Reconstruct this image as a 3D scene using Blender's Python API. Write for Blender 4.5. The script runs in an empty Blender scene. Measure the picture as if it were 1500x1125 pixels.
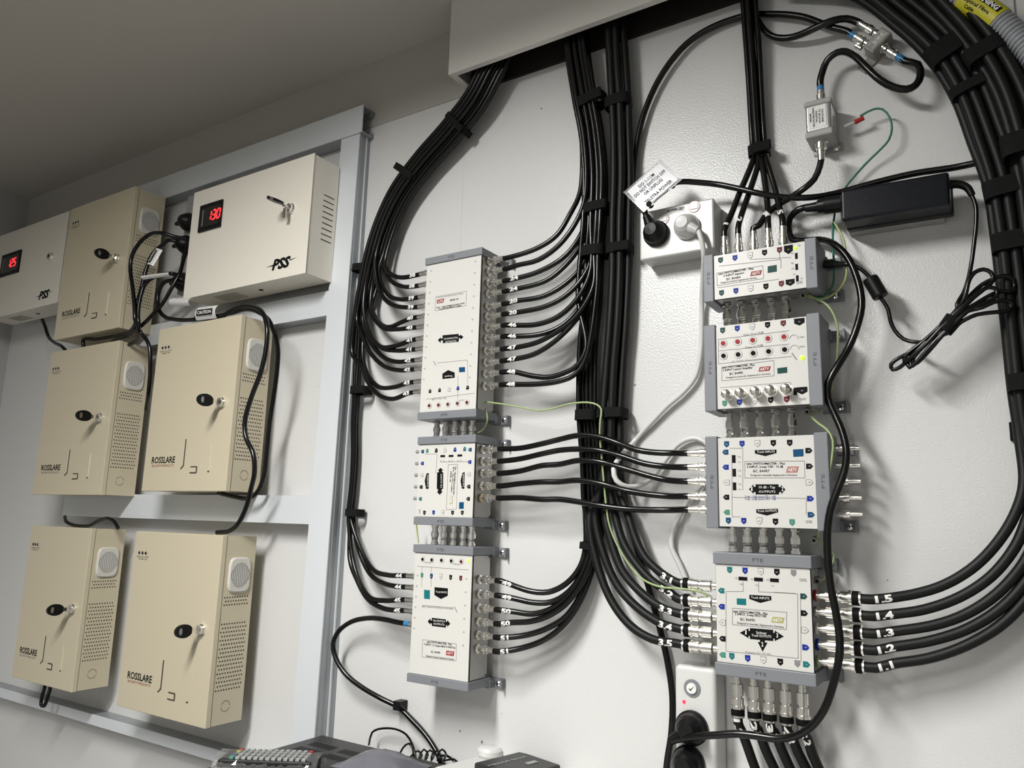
import bpy, bmesh, math, random
from mathutils import Vector, Matrix
random.seed(7)
C = bpy.context.scene.collection
# ------------------------------------------------------------------ camera model (wall plane y = 0, room at y < 0)
YAW, PITCH, ROLL, F = 0.57599, 0.179544, -0.0283514, 1127.0
Z0 = 1.55
def _R():
    cy, sy = math.cos(YAW), math.sin(YAW); cp, sp = math.cos(PITCH), math.sin(PITCH); cr, sr = math.cos(ROLL), math.sin(ROLL)
    return Matrix(((cy,-sy,0),(sy,cy,0),(0,0,1))) @ Matrix(((1,0,0),(0,cp,-sp),(0,sp,cp))) @ Matrix(((cr,0,sr),(0,1,0),(-sr,0,cr)))
RM = _R()
def K(u, v, d=0.0):
    "point of the plane standing d metres off the wall that the photo shows at (u, v): x, z"
    w = RM @ Vector(((u-750)/F, 1, -(v-562.5)/F)); t = (1-d)/w.y
    return w.x*t, w.z*t+Z0
def P(u, v, d=0.0):
    x, z = K(u, v, d); return Vector((x, -d, z))
def W(x, z, d): return Vector((x, -d, z))
# ------------------------------------------------------------------ materials
M = {}
def mat(name, col, rough=.5, metal=0, emit=None, es=1, bump=None, bstr=.1, spec=None, coat=0, noise=None, alpha=None, trans=0):
    m = bpy.data.materials.new(name); m.use_nodes = True; nt = m.node_tree; b = nt.nodes['Principled BSDF']
    b.inputs['Base Color'].default_value = (*col, 1); b.inputs['Roughness'].default_value = rough; b.inputs['Metallic'].default_value = metal
    if spec is not None: b.inputs['Specular IOR Level'].default_value = spec
    if coat: b.inputs['Coat Weight'].default_value = coat; b.inputs['Coat Roughness'].default_value = .12
    if trans: b.inputs['Transmission Weight'].default_value = trans
    if alpha is not None: b.inputs['Alpha'].default_value = alpha
    if emit: b.inputs['Emission Color'].default_value = (*emit, 1); b.inputs['Emission Strength'].default_value = es
    tc = None
    if bump or noise:
        tc = nt.nodes.new('ShaderNodeTexCoord')
    if bump:
        n = nt.nodes.new('ShaderNodeTexNoise'); n.inputs['Scale'].default_value = bump; n.inputs['Detail'].default_value = 3
        nt.links.new(tc.outputs['Object'], n.inputs['Vector'])
        bp = nt.nodes.new('ShaderNodeBump'); bp.inputs['Strength'].default_value = bstr; bp.inputs['Distance'].default_value = .002
        nt.links.new(n.outputs['Fac'], bp.inputs['Height']); nt.links.new(bp.outputs['Normal'], b.inputs['Normal'])
    if noise:
        sc, amt = noise
        n = nt.nodes.new('ShaderNodeTexNoise'); n.inputs['Scale'].default_value = sc; n.inputs['Detail'].default_value = 4
        nt.links.new(tc.outputs['Object'], n.inputs['Vector'])
        mx = nt.nodes.new('ShaderNodeMix'); mx.data_type = 'RGBA'
        mx.inputs[6].default_value = tuple(c*(1-amt) for c in col)+(1,); mx.inputs[7].default_value = tuple(min(1, c*(1+amt)) for c in col)+(1,)
        nt.links.new(n.outputs['Fac'], mx.inputs[0]); nt.links.new(mx.outputs[2], b.inputs['Base Color'])
    M[name] = m; return m
mat('wall_paint', (.665,.665,.652), .27, bump=420, bstr=.22, noise=(2.5,.02), spec=.45)
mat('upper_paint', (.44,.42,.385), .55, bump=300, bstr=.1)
mat('ceiling_paint', (.52,.495,.455), .6, bump=200, bstr=.08)
mat('room_paint', (.42,.42,.41), .7, noise=(2,.03))
mat('floor_vinyl', (.14,.135,.13), .5, noise=(6,.12))
mat('duct_steel', (.68,.66,.62), .45, bump=90, bstr=.05)
mat('duct_shade', (.025,.02,.018), .8, spec=0.15, noise=(8,.2))  # near-black: the shade inside the open duct, put into the colour
mat('strut', (.70,.73,.755), .38, metal=.15, bump=60, bstr=.08)
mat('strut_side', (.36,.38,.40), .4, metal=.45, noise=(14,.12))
mat('beige', (.56,.50,.365), .42, bump=700, bstr=.06)
mat('beige_groove', (.06,.05,.035), .7, noise=(9,.1))
mat('cream', (.76,.72,.63), .4, bump=700, bstr=.06)
mat('ink', (.006,.006,.006), .6, spec=.1, noise=(30,.1))
mat('ink_grey', (.22,.22,.22), .6, noise=(30,.1))
mat('ink_red', (.30,.06,.045), .6, noise=(30,.1))
mat('hole', (.008,.008,.007), .9, spec=0.15, noise=(30,.1))
mat('grille_plastic', (.62,.60,.55), .45, noise=(10,.03))
mat('jacket', (.0035,.0035,.0035), .24, spec=.36, bump=35, bstr=.06, noise=(25,.3))
mat('jacket_matte', (.0065,.007,.007), .5, spec=.26, noise=(25,.25), bump=60, bstr=.1)
mat('velcro', (.006,.006,.006), .85, bump=900, bstr=.3, spec=.2)
mat('nickel', (.86,.84,.79), .24, metal=1, noise=(60,.12))
mat('chrome', (.84,.83,.80), .10, metal=1, noise=(50,.05))
mat('brass', (.60,.46,.26), .28, metal=1, noise=(60,.1))
mat('alu', (.40,.395,.38), .42, metal=.8, bump=160, bstr=.1)
mat('alu_bright', (.80,.80,.80), .25, metal=.95, bump=160, bstr=.05)
mat('zinc', (.50,.49,.46), .42, metal=.5, noise=(40,.15))
mat('cast_metal', (.27,.255,.23), .5, metal=.2, noise=(40,.1))
mat('painted_cast', (.36,.36,.345), .5, noise=(30,.05))
mat('cap_grey', (.195,.205,.222), .48, noise=(30,.04))
mat('embossed', (.085,.09,.10), .5, noise=(30,.1))
mat('face', (.63,.62,.585), .38, noise=(4,.015))
mat('teal', (.01,.16,.17), .45, spec=0.15, noise=(30,.1))
mat('dark_green', (.008,.06,.05), .45, spec=0.15, noise=(30,.1))
mat('green', (.07,.25,.18), .45, spec=0.15, noise=(30,.1))
mat('blue', (.012,.03,.28), .45, spec=0.15, noise=(30,.1))
mat('petrol', (.004,.065,.16), .45, spec=0.15, noise=(30,.1))
mat('red', (.34,.03,.03), .4, spec=0.15, noise=(30,.1))
mat('dark_red', (.13,.012,.02), .45, spec=0.15, noise=(30,.1))
mat('faded_red', (.42,.16,.13), .5, noise=(30,.1))
mat('olive', (.40,.38,.13), .5, noise=(30,.1))
mat('white_ink', (.78,.78,.74), .5, noise=(30,.03))
mat('white_plastic', (.64,.64,.62), .3, noise=(8,.02))
mat('gpo_plastic', (.50,.50,.48), .3, noise=(8,.02))
mat('white_cord', (.66,.66,.63), .35, noise=(8,.03))
mat('black_plastic', (.006,.006,.0065), .38, spec=0.25, bump=300, bstr=.05)
mat('navy_plastic', (.004,.005,.008), .32, spec=0.2, bump=300, bstr=.04)
mat('grey_plastic', (.30,.30,.29), .45, noise=(10,.05))
mat('earth_green', (.33,.42,.20), .4, noise=(30,.15))
mat('earth_yellow', (.42,.50,.20), .4, noise=(30,.1))
mat('earth_dark', (.02,.16,.10), .4, noise=(30,.1))
mat('led_green', (.45,.75,.05), .3, emit=(.5,.9,.05), es=.7)
mat('led_red', (.8,.02,.03), .3, emit=(1,.02,.05), es=2.2)
mat('digits', (.9,.05,.04), .3, emit=(1,.03,.04), es=1.3)
mat('conduit', (.30,.315,.335), .45, noise=(12,.06))
mat('yellow', (.50,.46,.02), .45, noise=(20,.06))
mat('blue_boot', (.03,.20,.42), .35, noise=(20,.1))
mat('tag_white', (.55,.55,.58), .3, noise=(12,.02))
mat('clear_film', (.85,.85,.85), .12, trans=.85, alpha=.45)
mat('stb_black', (.022,.022,.022), .42, bump=500, bstr=.05)
mat('button_grey', (.30,.31,.30), .5, noise=(20,.05))
mat('bench', (.50,.49,.47), .4, noise=(5,.05))
mat('bag_grey', (.13,.13,.15), .25, noise=(14,.25))
mat('lens_black', (.01,.008,.009), .08, coat=.6, noise=(5,.1))
mat('lamp_diffuser', (.9,.9,.9), .5, emit=(1,.98,.95), es=1)
# ------------------------------------------------------------------ object helpers
def tag(o, label=None, cat=None, group=None, kind=None):
    if label: o['label'] = label
    if cat: o['category'] = cat
    if group: o['group'] = group
    if kind: o['kind'] = kind
    return o
def empty(name, loc, label, cat, group=None):
    o = bpy.data.objects.new(name, None); o.empty_display_size = .02; o.location = loc; C.objects.link(o)
    return tag(o, label, cat, group)
class MB:
    def __init__(s): s.v = []; s.f = []; s.m = []; s.s = []; s.mats = []
    def mi(s, m):
        if m not in s.mats: s.mats.append(m)
        return s.mats.index(m)
    def add(s, vs, fs, m, smooth=False):
        b = len(s.v); s.v += [Vector(p) for p in vs]; k = s.mi(m)
        for f in fs: s.f.append([b+i for i in f]); s.m.append(k); s.s.append(smooth)
    def hexa(s, p, m):  # 8 corners: 4 back then 4 front, same order
        s.add(p, [(0,1,2,3),(7,6,5,4),(0,4,5,1),(1,5,6,2),(2,6,7,3),(3,7,4,0)], m)
    def box(s, x0, x1, y0, y1, z0, z1, m, sk=0):
        s.hexa([(x0,y1,z0),(x1,y1,z0),(x1,y1,z1),(x0,y1,z1),(x0,y0,z0),(x1,y0,z0),(x1,y0,z1),(x0,y0,z1)], m)
    def prism(s, poly, d0, d1, m):
        "poly: (x, z) outline on the wall plane, solid between d0 (back) and d1 (front) off the wall"
        n = len(poly)
        a = sum(poly[i][0]*poly[(i+1)%n][1]-poly[(i+1)%n][0]*poly[i][1] for i in range(n))
        if a < 0: poly = poly[::-1]
        vs = [(x,-d0,z) for x,z in poly]+[(x,-d1,z) for x,z in poly]
        fs = [tuple(range(n))[::-1], tuple(range(n, 2*n))]
        fs = [tuple(reversed(f)) for f in fs]; fs[1] = tuple(range(n,2*n)); fs[0] = tuple(range(n))[::-1]
        fs += [(i, (i+1)%n, n+(i+1)%n, n+i) for i in range(n)]
        s.add(vs, fs, m)
    def flat(s, poly, d, m): # printed shape on a face: hair-thin ink layer
        s.prism(poly, d-.0001, d+.00025, m)
    def lathe(s, p, dr, prof, m, n=12, smooth=True, up=None):
        "prof: list of (distance along dr, radius[, material])"
        dr = Vector(dr).normalized(); a = dr.orthogonal().normalized() if up is None else (Vector(up)-dr*Vector(up).dot(dr)).normalized(); b = dr.cross(a); p = Vector(p)
        for i in range(len(prof)-1):
            (t0,r0),(t1,r1) = prof[i][:2], prof[i+1][:2]; mm = prof[i][2] if len(prof[i])>2 else m
            vs = []
            for t,r in ((t0,r0),(t1,r1)):
                for k in range(n):
                    q = 2*math.pi*k/n; vs.append(p+dr*t+(a*math.cos(q)+b*math.sin(q))*r)
            s.add(vs, [(k,(k+1)%n,n+(k+1)%n,n+k) for k in range(n)], mm, smooth)
        for (t,r), rev in ((prof[0][:2],True),(prof[-1][:2],False)):
            if r > 1e-6:
                vs = [p+dr*t+(a*math.cos(2*math.pi*k/n)+b*math.sin(2*math.pi*k/n))*r for k in range(n)]
                s.add(vs, [tuple(range(n))[::-1] if rev else tuple(range(n))], prof[0][2] if (rev and len(prof[0])>2) else m)
    def cyl(s, p, q, r, m, n=12, smooth=True):
        p = Vector(p); q = Vector(q); s.lathe(p, q-p, [(0,r),((q-p).length,r)], m, n, smooth)
    def tube(s, pts, r, m, n=8, cap=True, rf=None):
        fr = frames(pts); vs = []; N = len(pts)
        for i,(p,t,a,b) in enumerate(fr):
            rr = rf(i) if rf else r
            for k in range(n):
                q = 2*math.pi*k/n; vs.append(p+(a*math.cos(q)+b*math.sin(q))*rr)
        fs = [(i*n+k, i*n+(k+1)%n, (i+1)*n+(k+1)%n, (i+1)*n+k) for i in range(N-1) for k in range(n)]
        s.add(vs, fs, m, True)
        if cap: s.add(vs[:n], [tuple(range(n))[::-1]], m); s.add(vs[-n:], [tuple(range(n))], m)
    def build(s, name, parent=None, bevel=0, seg=2, weld=False):
        me = bpy.data.meshes.new(name); org = Vector((0,0,0))
        if parent is None and s.v:
            lo = Vector([min(p[i] for p in s.v) for i in range(3)]); hi = Vector([max(p[i] for p in s.v) for i in range(3)]); org = (lo+hi)/2
        elif parent is not None: org = WORG.get(parent.name, parent.location.copy())
        me.from_pydata([tuple(p-org) for p in s.v], [], s.f); me.validate(clean_customdata=False)
        for m in s.mats: me.materials.append(M[m])
        if len(me.polygons) == len(s.f):
            me.polygons.foreach_set('material_index', s.m); me.polygons.foreach_set('use_smooth', s.s)
        me.update()
        o = bpy.data.objects.new(name, me); C.objects.link(o)
        WORG[o.name] = org
        if parent is not None: o.parent = parent
        else: o.location = org
        if bevel:
            b = o.modifiers.new('bevel','BEVEL'); b.width = bevel; b.segments = seg; b.limit_method = 'ANGLE'; b.angle_limit = math.radians(50); b.harden_normals = False
        return o
WORG = {}
def spline(pts, step=.006):
    pts = [Vector(p) for p in pts]
    if len(pts) < 3: return pts
    P_ = [pts[0]*2-pts[1]]+pts+[pts[-1]*2-pts[-2]]; out = []
    for i in range(1, len(P_)-2):
        p0,p1,p2,p3 = P_[i-1:i+3]
        t0 = 0; t1 = t0+max(1e-4,(p1-p0).length)**.5; t2 = t1+max(1e-4,(p2-p1).length)**.5; t3 = t2+max(1e-4,(p3-p2).length)**.5
        n = max(2, min(14, int((p2-p1).length/step)))
        for k in range(n):
            t = t1+(t2-t1)*k/n
            A1 = p0*((t1-t)/(t1-t0))+p1*((t-t0)/(t1-t0)); A2 = p1*((t2-t)/(t2-t1))+p2*((t-t1)/(t2-t1)); A3 = p2*((t3-t)/(t3-t2))+p3*((t-t2)/(t3-t2))
            B1 = A1*((t2-t)/(t2-t0))+A2*((t-t0)/(t2-t0)); B2 = A2*((t3-t)/(t3-t1))+A3*((t-t1)/(t3-t1))
            out.append(B1*((t2-t)/(t2-t1))+B2*((t-t1)/(t2-t1)))
    out.append(pts[-1]); return out
def frames(pts):
    pts = [Vector(p) for p in pts]; N = len(pts); fr = []; a = None
    for i in range(N):
        t = (pts[min(i+1,N-1)]-pts[max(i-1,0)]); t = t.normalized() if t.length > 1e-9 else Vector((0,0,1))
        if a is None:
            a = Vector((0,-1,0)); a = a-t*a.dot(t)
            a = a.normalized() if a.length > .05 else t.orthogonal().normalized()
        else:
            a = a-t*a.dot(t); a = a.normalized()
        fr.append((pts[i], t, a, t.cross(a)))
    return fr
# ------------------------------------------------------------------ lettering
_tc = {}
def text_mesh(s, bold=0, shear=0):
    k = (s, bold, shear)
    if k not in _tc:
        cu = bpy.data.curves.new('t','FONT'); cu.body = s; cu.size = 1; cu.offset = bold; cu.shear = shear; cu.resolution_u = 2; cu.fill_mode = 'FRONT'
        ob = bpy.data.objects.new('t', cu); C.objects.link(ob)
        dg = bpy.context.evaluated_depsgraph_get(); me = bpy.data.meshes.new_from_object(ob.evaluated_get(dg))
        vs = [v.co.copy() for v in me.vertices]; fs = [tuple(p.vertices) for p in me.polygons]
        bpy.data.objects.remove(ob); bpy.data.curves.remove(cu); bpy.data.meshes.remove(me)
        if vs:
            x0 = min(v.x for v in vs); x1 = max(v.x for v in vs)
            vs = [Vector((v.x-x0, v.y, 0)) for v in vs]; w = x1-x0
        else: w = 1
        _tc[k] = (vs, fs, w)
    return _tc[k]
def text_cut(s, bold):
    "the same letters sliced across so that they can bend round a cable"
    k = ('cut', s, bold)
    if k not in _tc:
        vs, fs, w = text_mesh(s, bold); bm = bmesh.new(); bv = [bm.verts.new(v) for v in vs]
        for f in fs:
            try: bm.faces.new([bv[i] for i in f])
            except ValueError: pass
        for j in range(-1, 9):
            bmesh.ops.bisect_plane(bm, geom=bm.verts[:]+bm.edges[:]+bm.faces[:], dist=1e-6, plane_co=(0,.1*j,0), plane_no=(0,1,0))
        bm.verts.index_update()
        _tc[k] = ([v.co.copy() for v in bm.verts], [tuple(v.index for v in f.verts) for f in bm.faces], w); bm.free()
    return _tc[k]
def text_line(mb, s, a, b, h, d, m, bold=.0, shear=0):
    "baseline from (x,z) a to b on the plane d off the wall; h = capital height"
    vs, fs, w = text_mesh(s, bold, shear); dx, dz = b[0]-a[0], b[1]-a[1]; L = math.hypot(dx, dz); ex = (dx/L, dz/L); ey = (-ex[1], ex[0])
    sx = L/w; sy = h/.72
    mb.add([W(a[0]+ex[0]*v.x*sx+ey[0]*v.y*sy, a[1]+ex[1]*v.x*sx+ey[1]*v.y*sy, d+.0004) for v in vs], fs, m)
def text_px(mb, s, p0, p1, h, d, m, bold=0., shear=0): text_line(mb, s, K(*p0, d), K(*p1, d), h, d, m, bold, shear)
def text_wrap(mb, s, pts, r, start, size, m, rev=False, bold=.03, dirn=(0,-1,0), wf=1.0, off=0.):
    "letters painted round a cable: start = distance along pts, reading along it (rev: against it)"
    vs, fs, w = text_cut(s, bold); fr = frames(pts); L = [0]
    for i in range(1, len(pts)): L.append(L[-1]+(pts[i]-pts[i-1]).length)
    def at(t):
        t = max(0, min(L[-1], t)); i = 0
        while i < len(L)-2 and L[i+1] < t: i += 1
        q = (t-L[i])/max(1e-9, L[i+1]-L[i]); return pts[i].lerp(pts[i+1], q), fr[i][1].lerp(fr[i+1][1], q).normalized()
    out = []; sc = size/.72
    for v in vs:
        t = start+(w*sc*wf-v.x*sc*wf if rev else v.x*sc*wf); p, tg = at(t)
        ex = -tg if rev else tg; nn = Vector(dirn); nn = (nn-ex*nn.dot(ex)).normalized(); ey = nn.cross(ex)
        ang = (v.y*sc-size/2+off)/r; out.append(p+(nn*math.cos(ang)+ey*math.sin(ang))*(r+.0003))
    mb.add(out, fs, m)
# ------------------------------------------------------------------ camera
cd = bpy.data.cameras.new('camera'); cam = bpy.data.objects.new('camera', cd); C.objects.link(cam)
cd.sensor_width = 36; cd.lens = F*36/1500; cd.clip_start = .01
r_, f_, u_ = RM.col[0], RM.col[1], RM.col[2]
cam.matrix_world = Matrix(((r_.x,u_.x,-f_.x,0),(r_.y,u_.y,-f_.y,-1),(r_.z,u_.z,-f_.z,Z0),(0,0,0,1)))
bpy.context.scene.camera = cam
# ------------------------------------------------------------------ room
XL, XR, YF, ZC = -2.33, 1.3, -2.9, Z0+.887
def slab(name, a, b, m, label=None):
    mb = MB(); mb.box(a[0],b[0],a[1],b[1],a[2],b[2],m); o = mb.build(name); o['kind'] = 'structure'
    if label: o['label'] = label
    return o
ZS = Z0+.746
slab('floor', (XL-.1,YF-.1,-.1), (XR+.1,.1,0), 'floor_vinyl')
slab('ceiling', (XL-.1,YF-.1,ZC), (XR+.1,.1,ZC+.1), 'ceiling_paint')
slab('wall_back', (XL-.1,0,0), (XR+.1,.1,ZC), 'wall_paint', 'off-white satin wall board the equipment hangs on')
slab('wall_left', (XL-.1,YF,0), (XL,0,ZC), 'room_paint')
slab('wall_right', (XR,YF,0), (XR+.1,0,ZC), 'room_paint')
slab('wall_front', (XL-.1,YF-.1,0), (XR+.1,YF,ZC), 'room_paint')
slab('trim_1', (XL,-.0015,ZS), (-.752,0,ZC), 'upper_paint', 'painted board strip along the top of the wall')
mb = MB(); xs = .0455; mb.box(xs-.001, xs+.001, -.0006, 0, .02, ZS-.002, 'ink_grey'); o = mb.build('trim_2'); o['kind'] = 'structure'; o['label'] = 'thin vertical joint between wall boards'
mb = MB(); xs = K(676,320)[0]; mb.box(xs-.0006, xs+.0006, -.0004, 0, .02, ZS-.002, 'wall_paint'); o = mb.build('trim_3'); o['kind'] = 'structure'
# small marks on the wall: screw holes and chips
mb = MB()
for (u,v,r) in ((793,159,.0018),(930,564,.002),(706,1087,.0025),(674,1071,.002),(1300,850,.001),(920,78,.0015),(862,640,.0012),(735,1045,.0008),(465,566,.001)):
    p = P(u,v,0); mb.lathe(p+Vector((0,.0005,0)), (0,-1,0), [(0,r),(.0009,r*.8)], 'ink_grey', 8)
o = mb.build('trim_4'); o['kind'] = 'structure'; o['label'] = 'small screw holes in the wall board'
# ------------------------------------------------------------------ cable duct under the ceiling
DX0, DD = -.752, .068
t = empty('cable_duct', (DX0, -.02, ZS), 'painted sheet metal cable duct hung under the ceiling, open along its underside', 'cable duct')
mb = MB(); mb.box(DX0, .62, -DD, -DD+.0016, ZS, ZC, 'duct_steel'); mb.box(DX0, DX0+.0016, -DD+.0016, 0, ZS, ZC, 'duct_steel')
mb.box(DX0+.0016, .62, -DD+.0016, -DD+.010, ZS, ZS+.0016, 'duct_steel'); mb.box(DX0+.0016, DX0+.012, -DD+.01, -.002, ZS, ZS+.0016, 'duct_steel')
mb.build('cover', t)
mb = MB(); mb.box(DX0+.0016, .62, -.006, -.0005, ZS+.0005, ZC-.001, 'duct_shade'); mb.box(DX0+.002,.62,-DD+.002,-.006,ZS+.075,ZS+.077,'duct_shade'); mb.build('shade_liner', t)  # added dark sheets, their colour painting the shade of the duct interior
# ------------------------------------------------------------------ strut frame
RD = .034
t = empty('mounting_frame', P(470,1000,0), 'white painted strut channel frame carrying the cream and beige cabinets', 'frame')
def channel(name, pts_f, sidepos, parent):
    mb = MB(); mb.hexa(pts_f, 'strut'); return mb
# post: vertical channel, front face measured at two heights
def postpt(u, v, d): return P(u, v, d)
mb = MB()
a, b, c2, d2 = P(527,193,.030), P(460,1079,.044), P(425,1090,.044), P(500.5,201,.030)
def ext(p, q, zt): k = (zt-p.z)/(q.z-p.z); return p+(q-p)*k
zt, zb = Z0+.728, .0
fr_, fl_ = ext(a,b,zt), ext(d2,c2,zt); br_, bl_ = ext(a,b,Z0-.62), ext(d2,c2,Z0-.62)
def back(p, y=-.0005): return Vector((p.x, y, p.z))
# web (front) and two flanges with returned lips
def wallp(p, th=.0025): return p+Vector((0,th,0))
mb.hexa([wallp(bl_), wallp(br_), wallp(fr_), wallp(fl_), bl_, br_, fr_, fl_], 'strut')
for s_, (tp, bt) in (((-1), (fr_, br_)), ((1), (fl_, bl_))):
    w_ = Vector((.0025*s_,0,0))
    q = [back(bt), back(bt)+w_, back(tp)+w_, back(tp), wallp(bt), wallp(bt)+w_, wallp(tp)+w_, wallp(tp)]
    if s_ < 0: q = [q[1],q[0],q[3],q[2],q[5],q[4],q[7],q[6]]
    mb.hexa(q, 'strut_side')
mb.build('post', t)
mb = MB()  # raised lips running down the side of the post
for fa, fb in ((.16,.30),(.62,.70)):
    q = []
    for yy in (fa, fb):
        pass
    tp0, bt0 = fr_, br_
    def sp(p, k): return Vector((p.x, p.y*(1-k), p.z))
    o1 = Vector((.0015,0,0))
    mb.hexa([sp(bt0,fb), sp(bt0,fb)+o1, sp(tp0,fb)+o1, sp(tp0,fb), sp(bt0,fa), sp(bt0,fa)+o1, sp(tp0,fa)+o1, sp(tp0,fa)], 'strut_side' if fa<.3 else 'strut')
mb.build('side_lip', t)
def rail(name, pA, pB, qA, qB, d, x_end=None, x_start=None, endcap=False, lip=True):
    "front face: top edge through pixels pA-pB, bottom edge qA-qB at distance d"
    z1 = (K(*pA,d)[1]+K(*pB,d)[1])/2; z0 = (K(*qA,d)[1]+K(*qB,d)[1])/2
    x0 = x_start; x1 = x_end
    mb = MB(); th = .0025
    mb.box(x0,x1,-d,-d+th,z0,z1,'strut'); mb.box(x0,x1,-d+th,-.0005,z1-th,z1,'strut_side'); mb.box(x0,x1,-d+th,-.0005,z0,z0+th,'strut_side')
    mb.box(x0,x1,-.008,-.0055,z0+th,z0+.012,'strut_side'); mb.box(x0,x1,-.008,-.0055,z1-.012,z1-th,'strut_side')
    o = mb.build(name, t); return z0, z1
xpost = K(500.5,201,.03)[0]+.001
xtop = K(531,170,.034)[0]
rail('top_rail', (528,155),(463,178),(500,202),(440,223), .034, xtop, XL+.002)
def xl_(z): k = (z-fl_.z)/(bl_.z-fl_.z); return fl_.x+(bl_.x-fl_.x)*k+.0002
rail('middle_rail', (486,425),(486,425),(484,461),(484,461), RD, xl_(K(484,440,RD)[1]), -1.79)
rail('middle_rail', (455,726),(340,725),(460,766),(92,757), RD, xl_(K(449,745,RD)[1]), K(92,750,RD)[0])
zb0, zb1 = rail('bottom_rail', (0,1002),(255,1088),(0,1016),(315,1123), RD, K(425,1095,RD)[0], XL+.002)
# ------------------------------------------------------------------ beige access-control cabinets
BD, FD = RD, .109
HOLES = []
def rosslare(nm, tl, tr, br, bl, label, logo=True, red=True, key=True, strip=True):
    d = FD
    x0 = (K(*tl,d)[0]+K(*bl,d)[0])/2; x1 = (K(*tr,d)[0]+K(*br,d)[0])/2
    z1 = (K(*tl,d)[1]+K(*tr,d)[1])/2; z0 = (K(*bl,d)[1]+K(*br,d)[1])/2
    w, h = x1-x0, z1-z0
    e = empty('access_control_cabinet', ((x0+x1)/2, -BD, z0), label, 'control cabinet', 'beige access control cabinets')
    b = MB(); b.box(x0+.0012,x1-.0012,-(d-.0115),-BD,z0+.0012,z1-.0012,'beige')
    # pierced side: rows of round vent holes, seen as dark recesses
    xs = x1-.0012; D_ = d-.0115-BD
    def sd(fy, fz): return Vector((xs, -(BD+D_*(1-fy)), z1-h*fz))
    def dot(fy, fz, r=.00145):
        c = sd(fy,fz); n = 6
        b.add([c+Vector((.0003, math.cos(2*math.pi*k/n)*r, math.sin(2*math.pi*k/n)*r)) for k in range(n)], [tuple(range(n))], 'hole')
    for row in range(3):
        for c_ in range(10 if row != 1 else 9): dot(.08+.085*c_+(.042 if row == 1 else 0), .335+.0195*row)
    for row in range(17):
        for c_ in range(10): dot(.06+.085*c_+(.042 if row%2 else 0), .475+.0215*row)
    n = 20; c = sd(.42,.905)   # round knock-out
    for k in range(n):
        a0, a1 = 2*math.pi*k/n, 2*math.pi*(k+1)/n
        if k % 10 == 9: continue
        for (ra, rb, m_, o_) in ((.0085,.0092,'beige_groove',.0003),):
            b.add([c+Vector((o_, math.cos(q)*r, math.sin(q)*r)) for q, r in ((a0,ra),(a1,ra),(a1,rb),(a0,rb))], [(0,1,2,3)], m_)
    b.build('body', e)
    # door / lid
    l = MB(); l.box(x0,x1,-d,-(d-.0105),z0,z1,'beige'); lo = l.build('door', e, bevel=.0012)
    # printing and pressed slots on the door
    f = MB()
    def fx(a): return x0+w*a
    def fz(a): return z1-h*a
    for k, a in enumerate((.075,.115,.155)):
        f = MB(); f.lathe(Vector((fx(a),-d,fz(.125))), (0,-1,0), [(0,.0036,'ink_grey'),(.0014,.0028,'ink')], 'ink', 10); f.build('indicator', e)
    f = MB()
    text_line(f, 'POWER  AC ON  ACTIVITY', (fx(.045),fz(.152)), (fx(.195),fz(.152)), .0026, d, 'ink')
    text_line(f, 'BATTERY  LOW', (fx(.075),fz(.165)), (fx(.175),fz(.165)), .0026, d, 'ink')
    text_line(f, 'ROSSLARE', (fx(.095),fz(.835)), (fx(.385),fz(.835)), .0125, d, 'ink', .022)
    text_line(f, 'SECURITY PRODUCTS', (fx(.10),fz(.857)), (fx(.375),fz(.857)), .0045, d, 'ink_red' if red else 'ink_grey')
    f.build('lettering', e)
    g = MB()
    def bar(a0,b0,a1,b1,r,m): g.cyl(Vector((fx(a0),-d,fz(b0))), Vector((fx(a1),-d,fz(b1))), r, m, 8)
    bar(.495,.70,.495,.855,.0014,'beige_groove'); bar(.495,.855,.465,.872,.0014,'beige_groove'); bar(.482,.70,.482,.85,.0016,'beige')
    g.build('slot', e); g = MB()
    bar(.585,.862,.655,.862,.0013,'beige_groove'); bar(.655,.862,.655,.896,.0014,'beige_groove'); bar(.58,.896,.655,.896,.0013,'beige_groove')
    g.box(fx(.585),fx(.648),-d-.001,-d,fz(.892),fz(.866),'beige')
    g.build('slot', e); g = MB()
    bar(.80,.735,.80,.885,.0020,'beige'); bar(.785,.89,.80,.89,.0014,'beige_groove')
    g.build('slot', e)
    s = MB() # speaker grille on the side
    yc = -(BD+D_*.52); zc = z1-h*.215; hw, hh = D_*.36, h*.095; out = []
    for k in range(28):
        q = 2*math.pi*k/28; cx_, sx_ = math.cos(q), math.sin(q)
        out.append((yc+hw*math.copysign(abs(cx_)**.45,cx_), zc+hh*math.copysign(abs(sx_)**.45,sx_)))
    n = len(out); vs = [(xs,y,z) for y,z in out]+[(xs+.003,y,z) for y,z in out]+[(xs+.0045,yc+(y-yc)*.92,zc+(z-zc)*.93) for y,z in out]
    s.add(vs, [(i,(i+1)%n,n+(i+1)%n,n+i) for i in range(n)]+[(n+i,n+(i+1)%n,2*n+(i+1)%n,2*n+i) for i in range(n)]+[tuple(range(2*n,3*n))], 'grille_plastic', False)
    for k in range(11):
        o_ = (k-5)/5; ln = hh*.72*math.sqrt(1-(o_*.9)**2); pp = []
        for j in range(7):
            tt = (j-3)/3; pp.append(Vector((xs+.0046, yc+hw*.72*o_*(1-.0*tt)+hw*.16*(-o_)*(1-tt*tt)*-1*.8, zc+ln*tt)))
        s.tube(pp, .0006, 'ink_grey', 5)
    s.build('speaker_grille', e)
    # cam lock with key
    k_ = MB(); lx, lz = fx(.88), fz(.505)
    k_.lathe(Vector((lx,-d,lz)), (0,-1,0), [(0,.0095),(.004,.0095),(.0055,.008),(.009,.0078),(.0095,.0)], 'chrome', 18)
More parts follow.
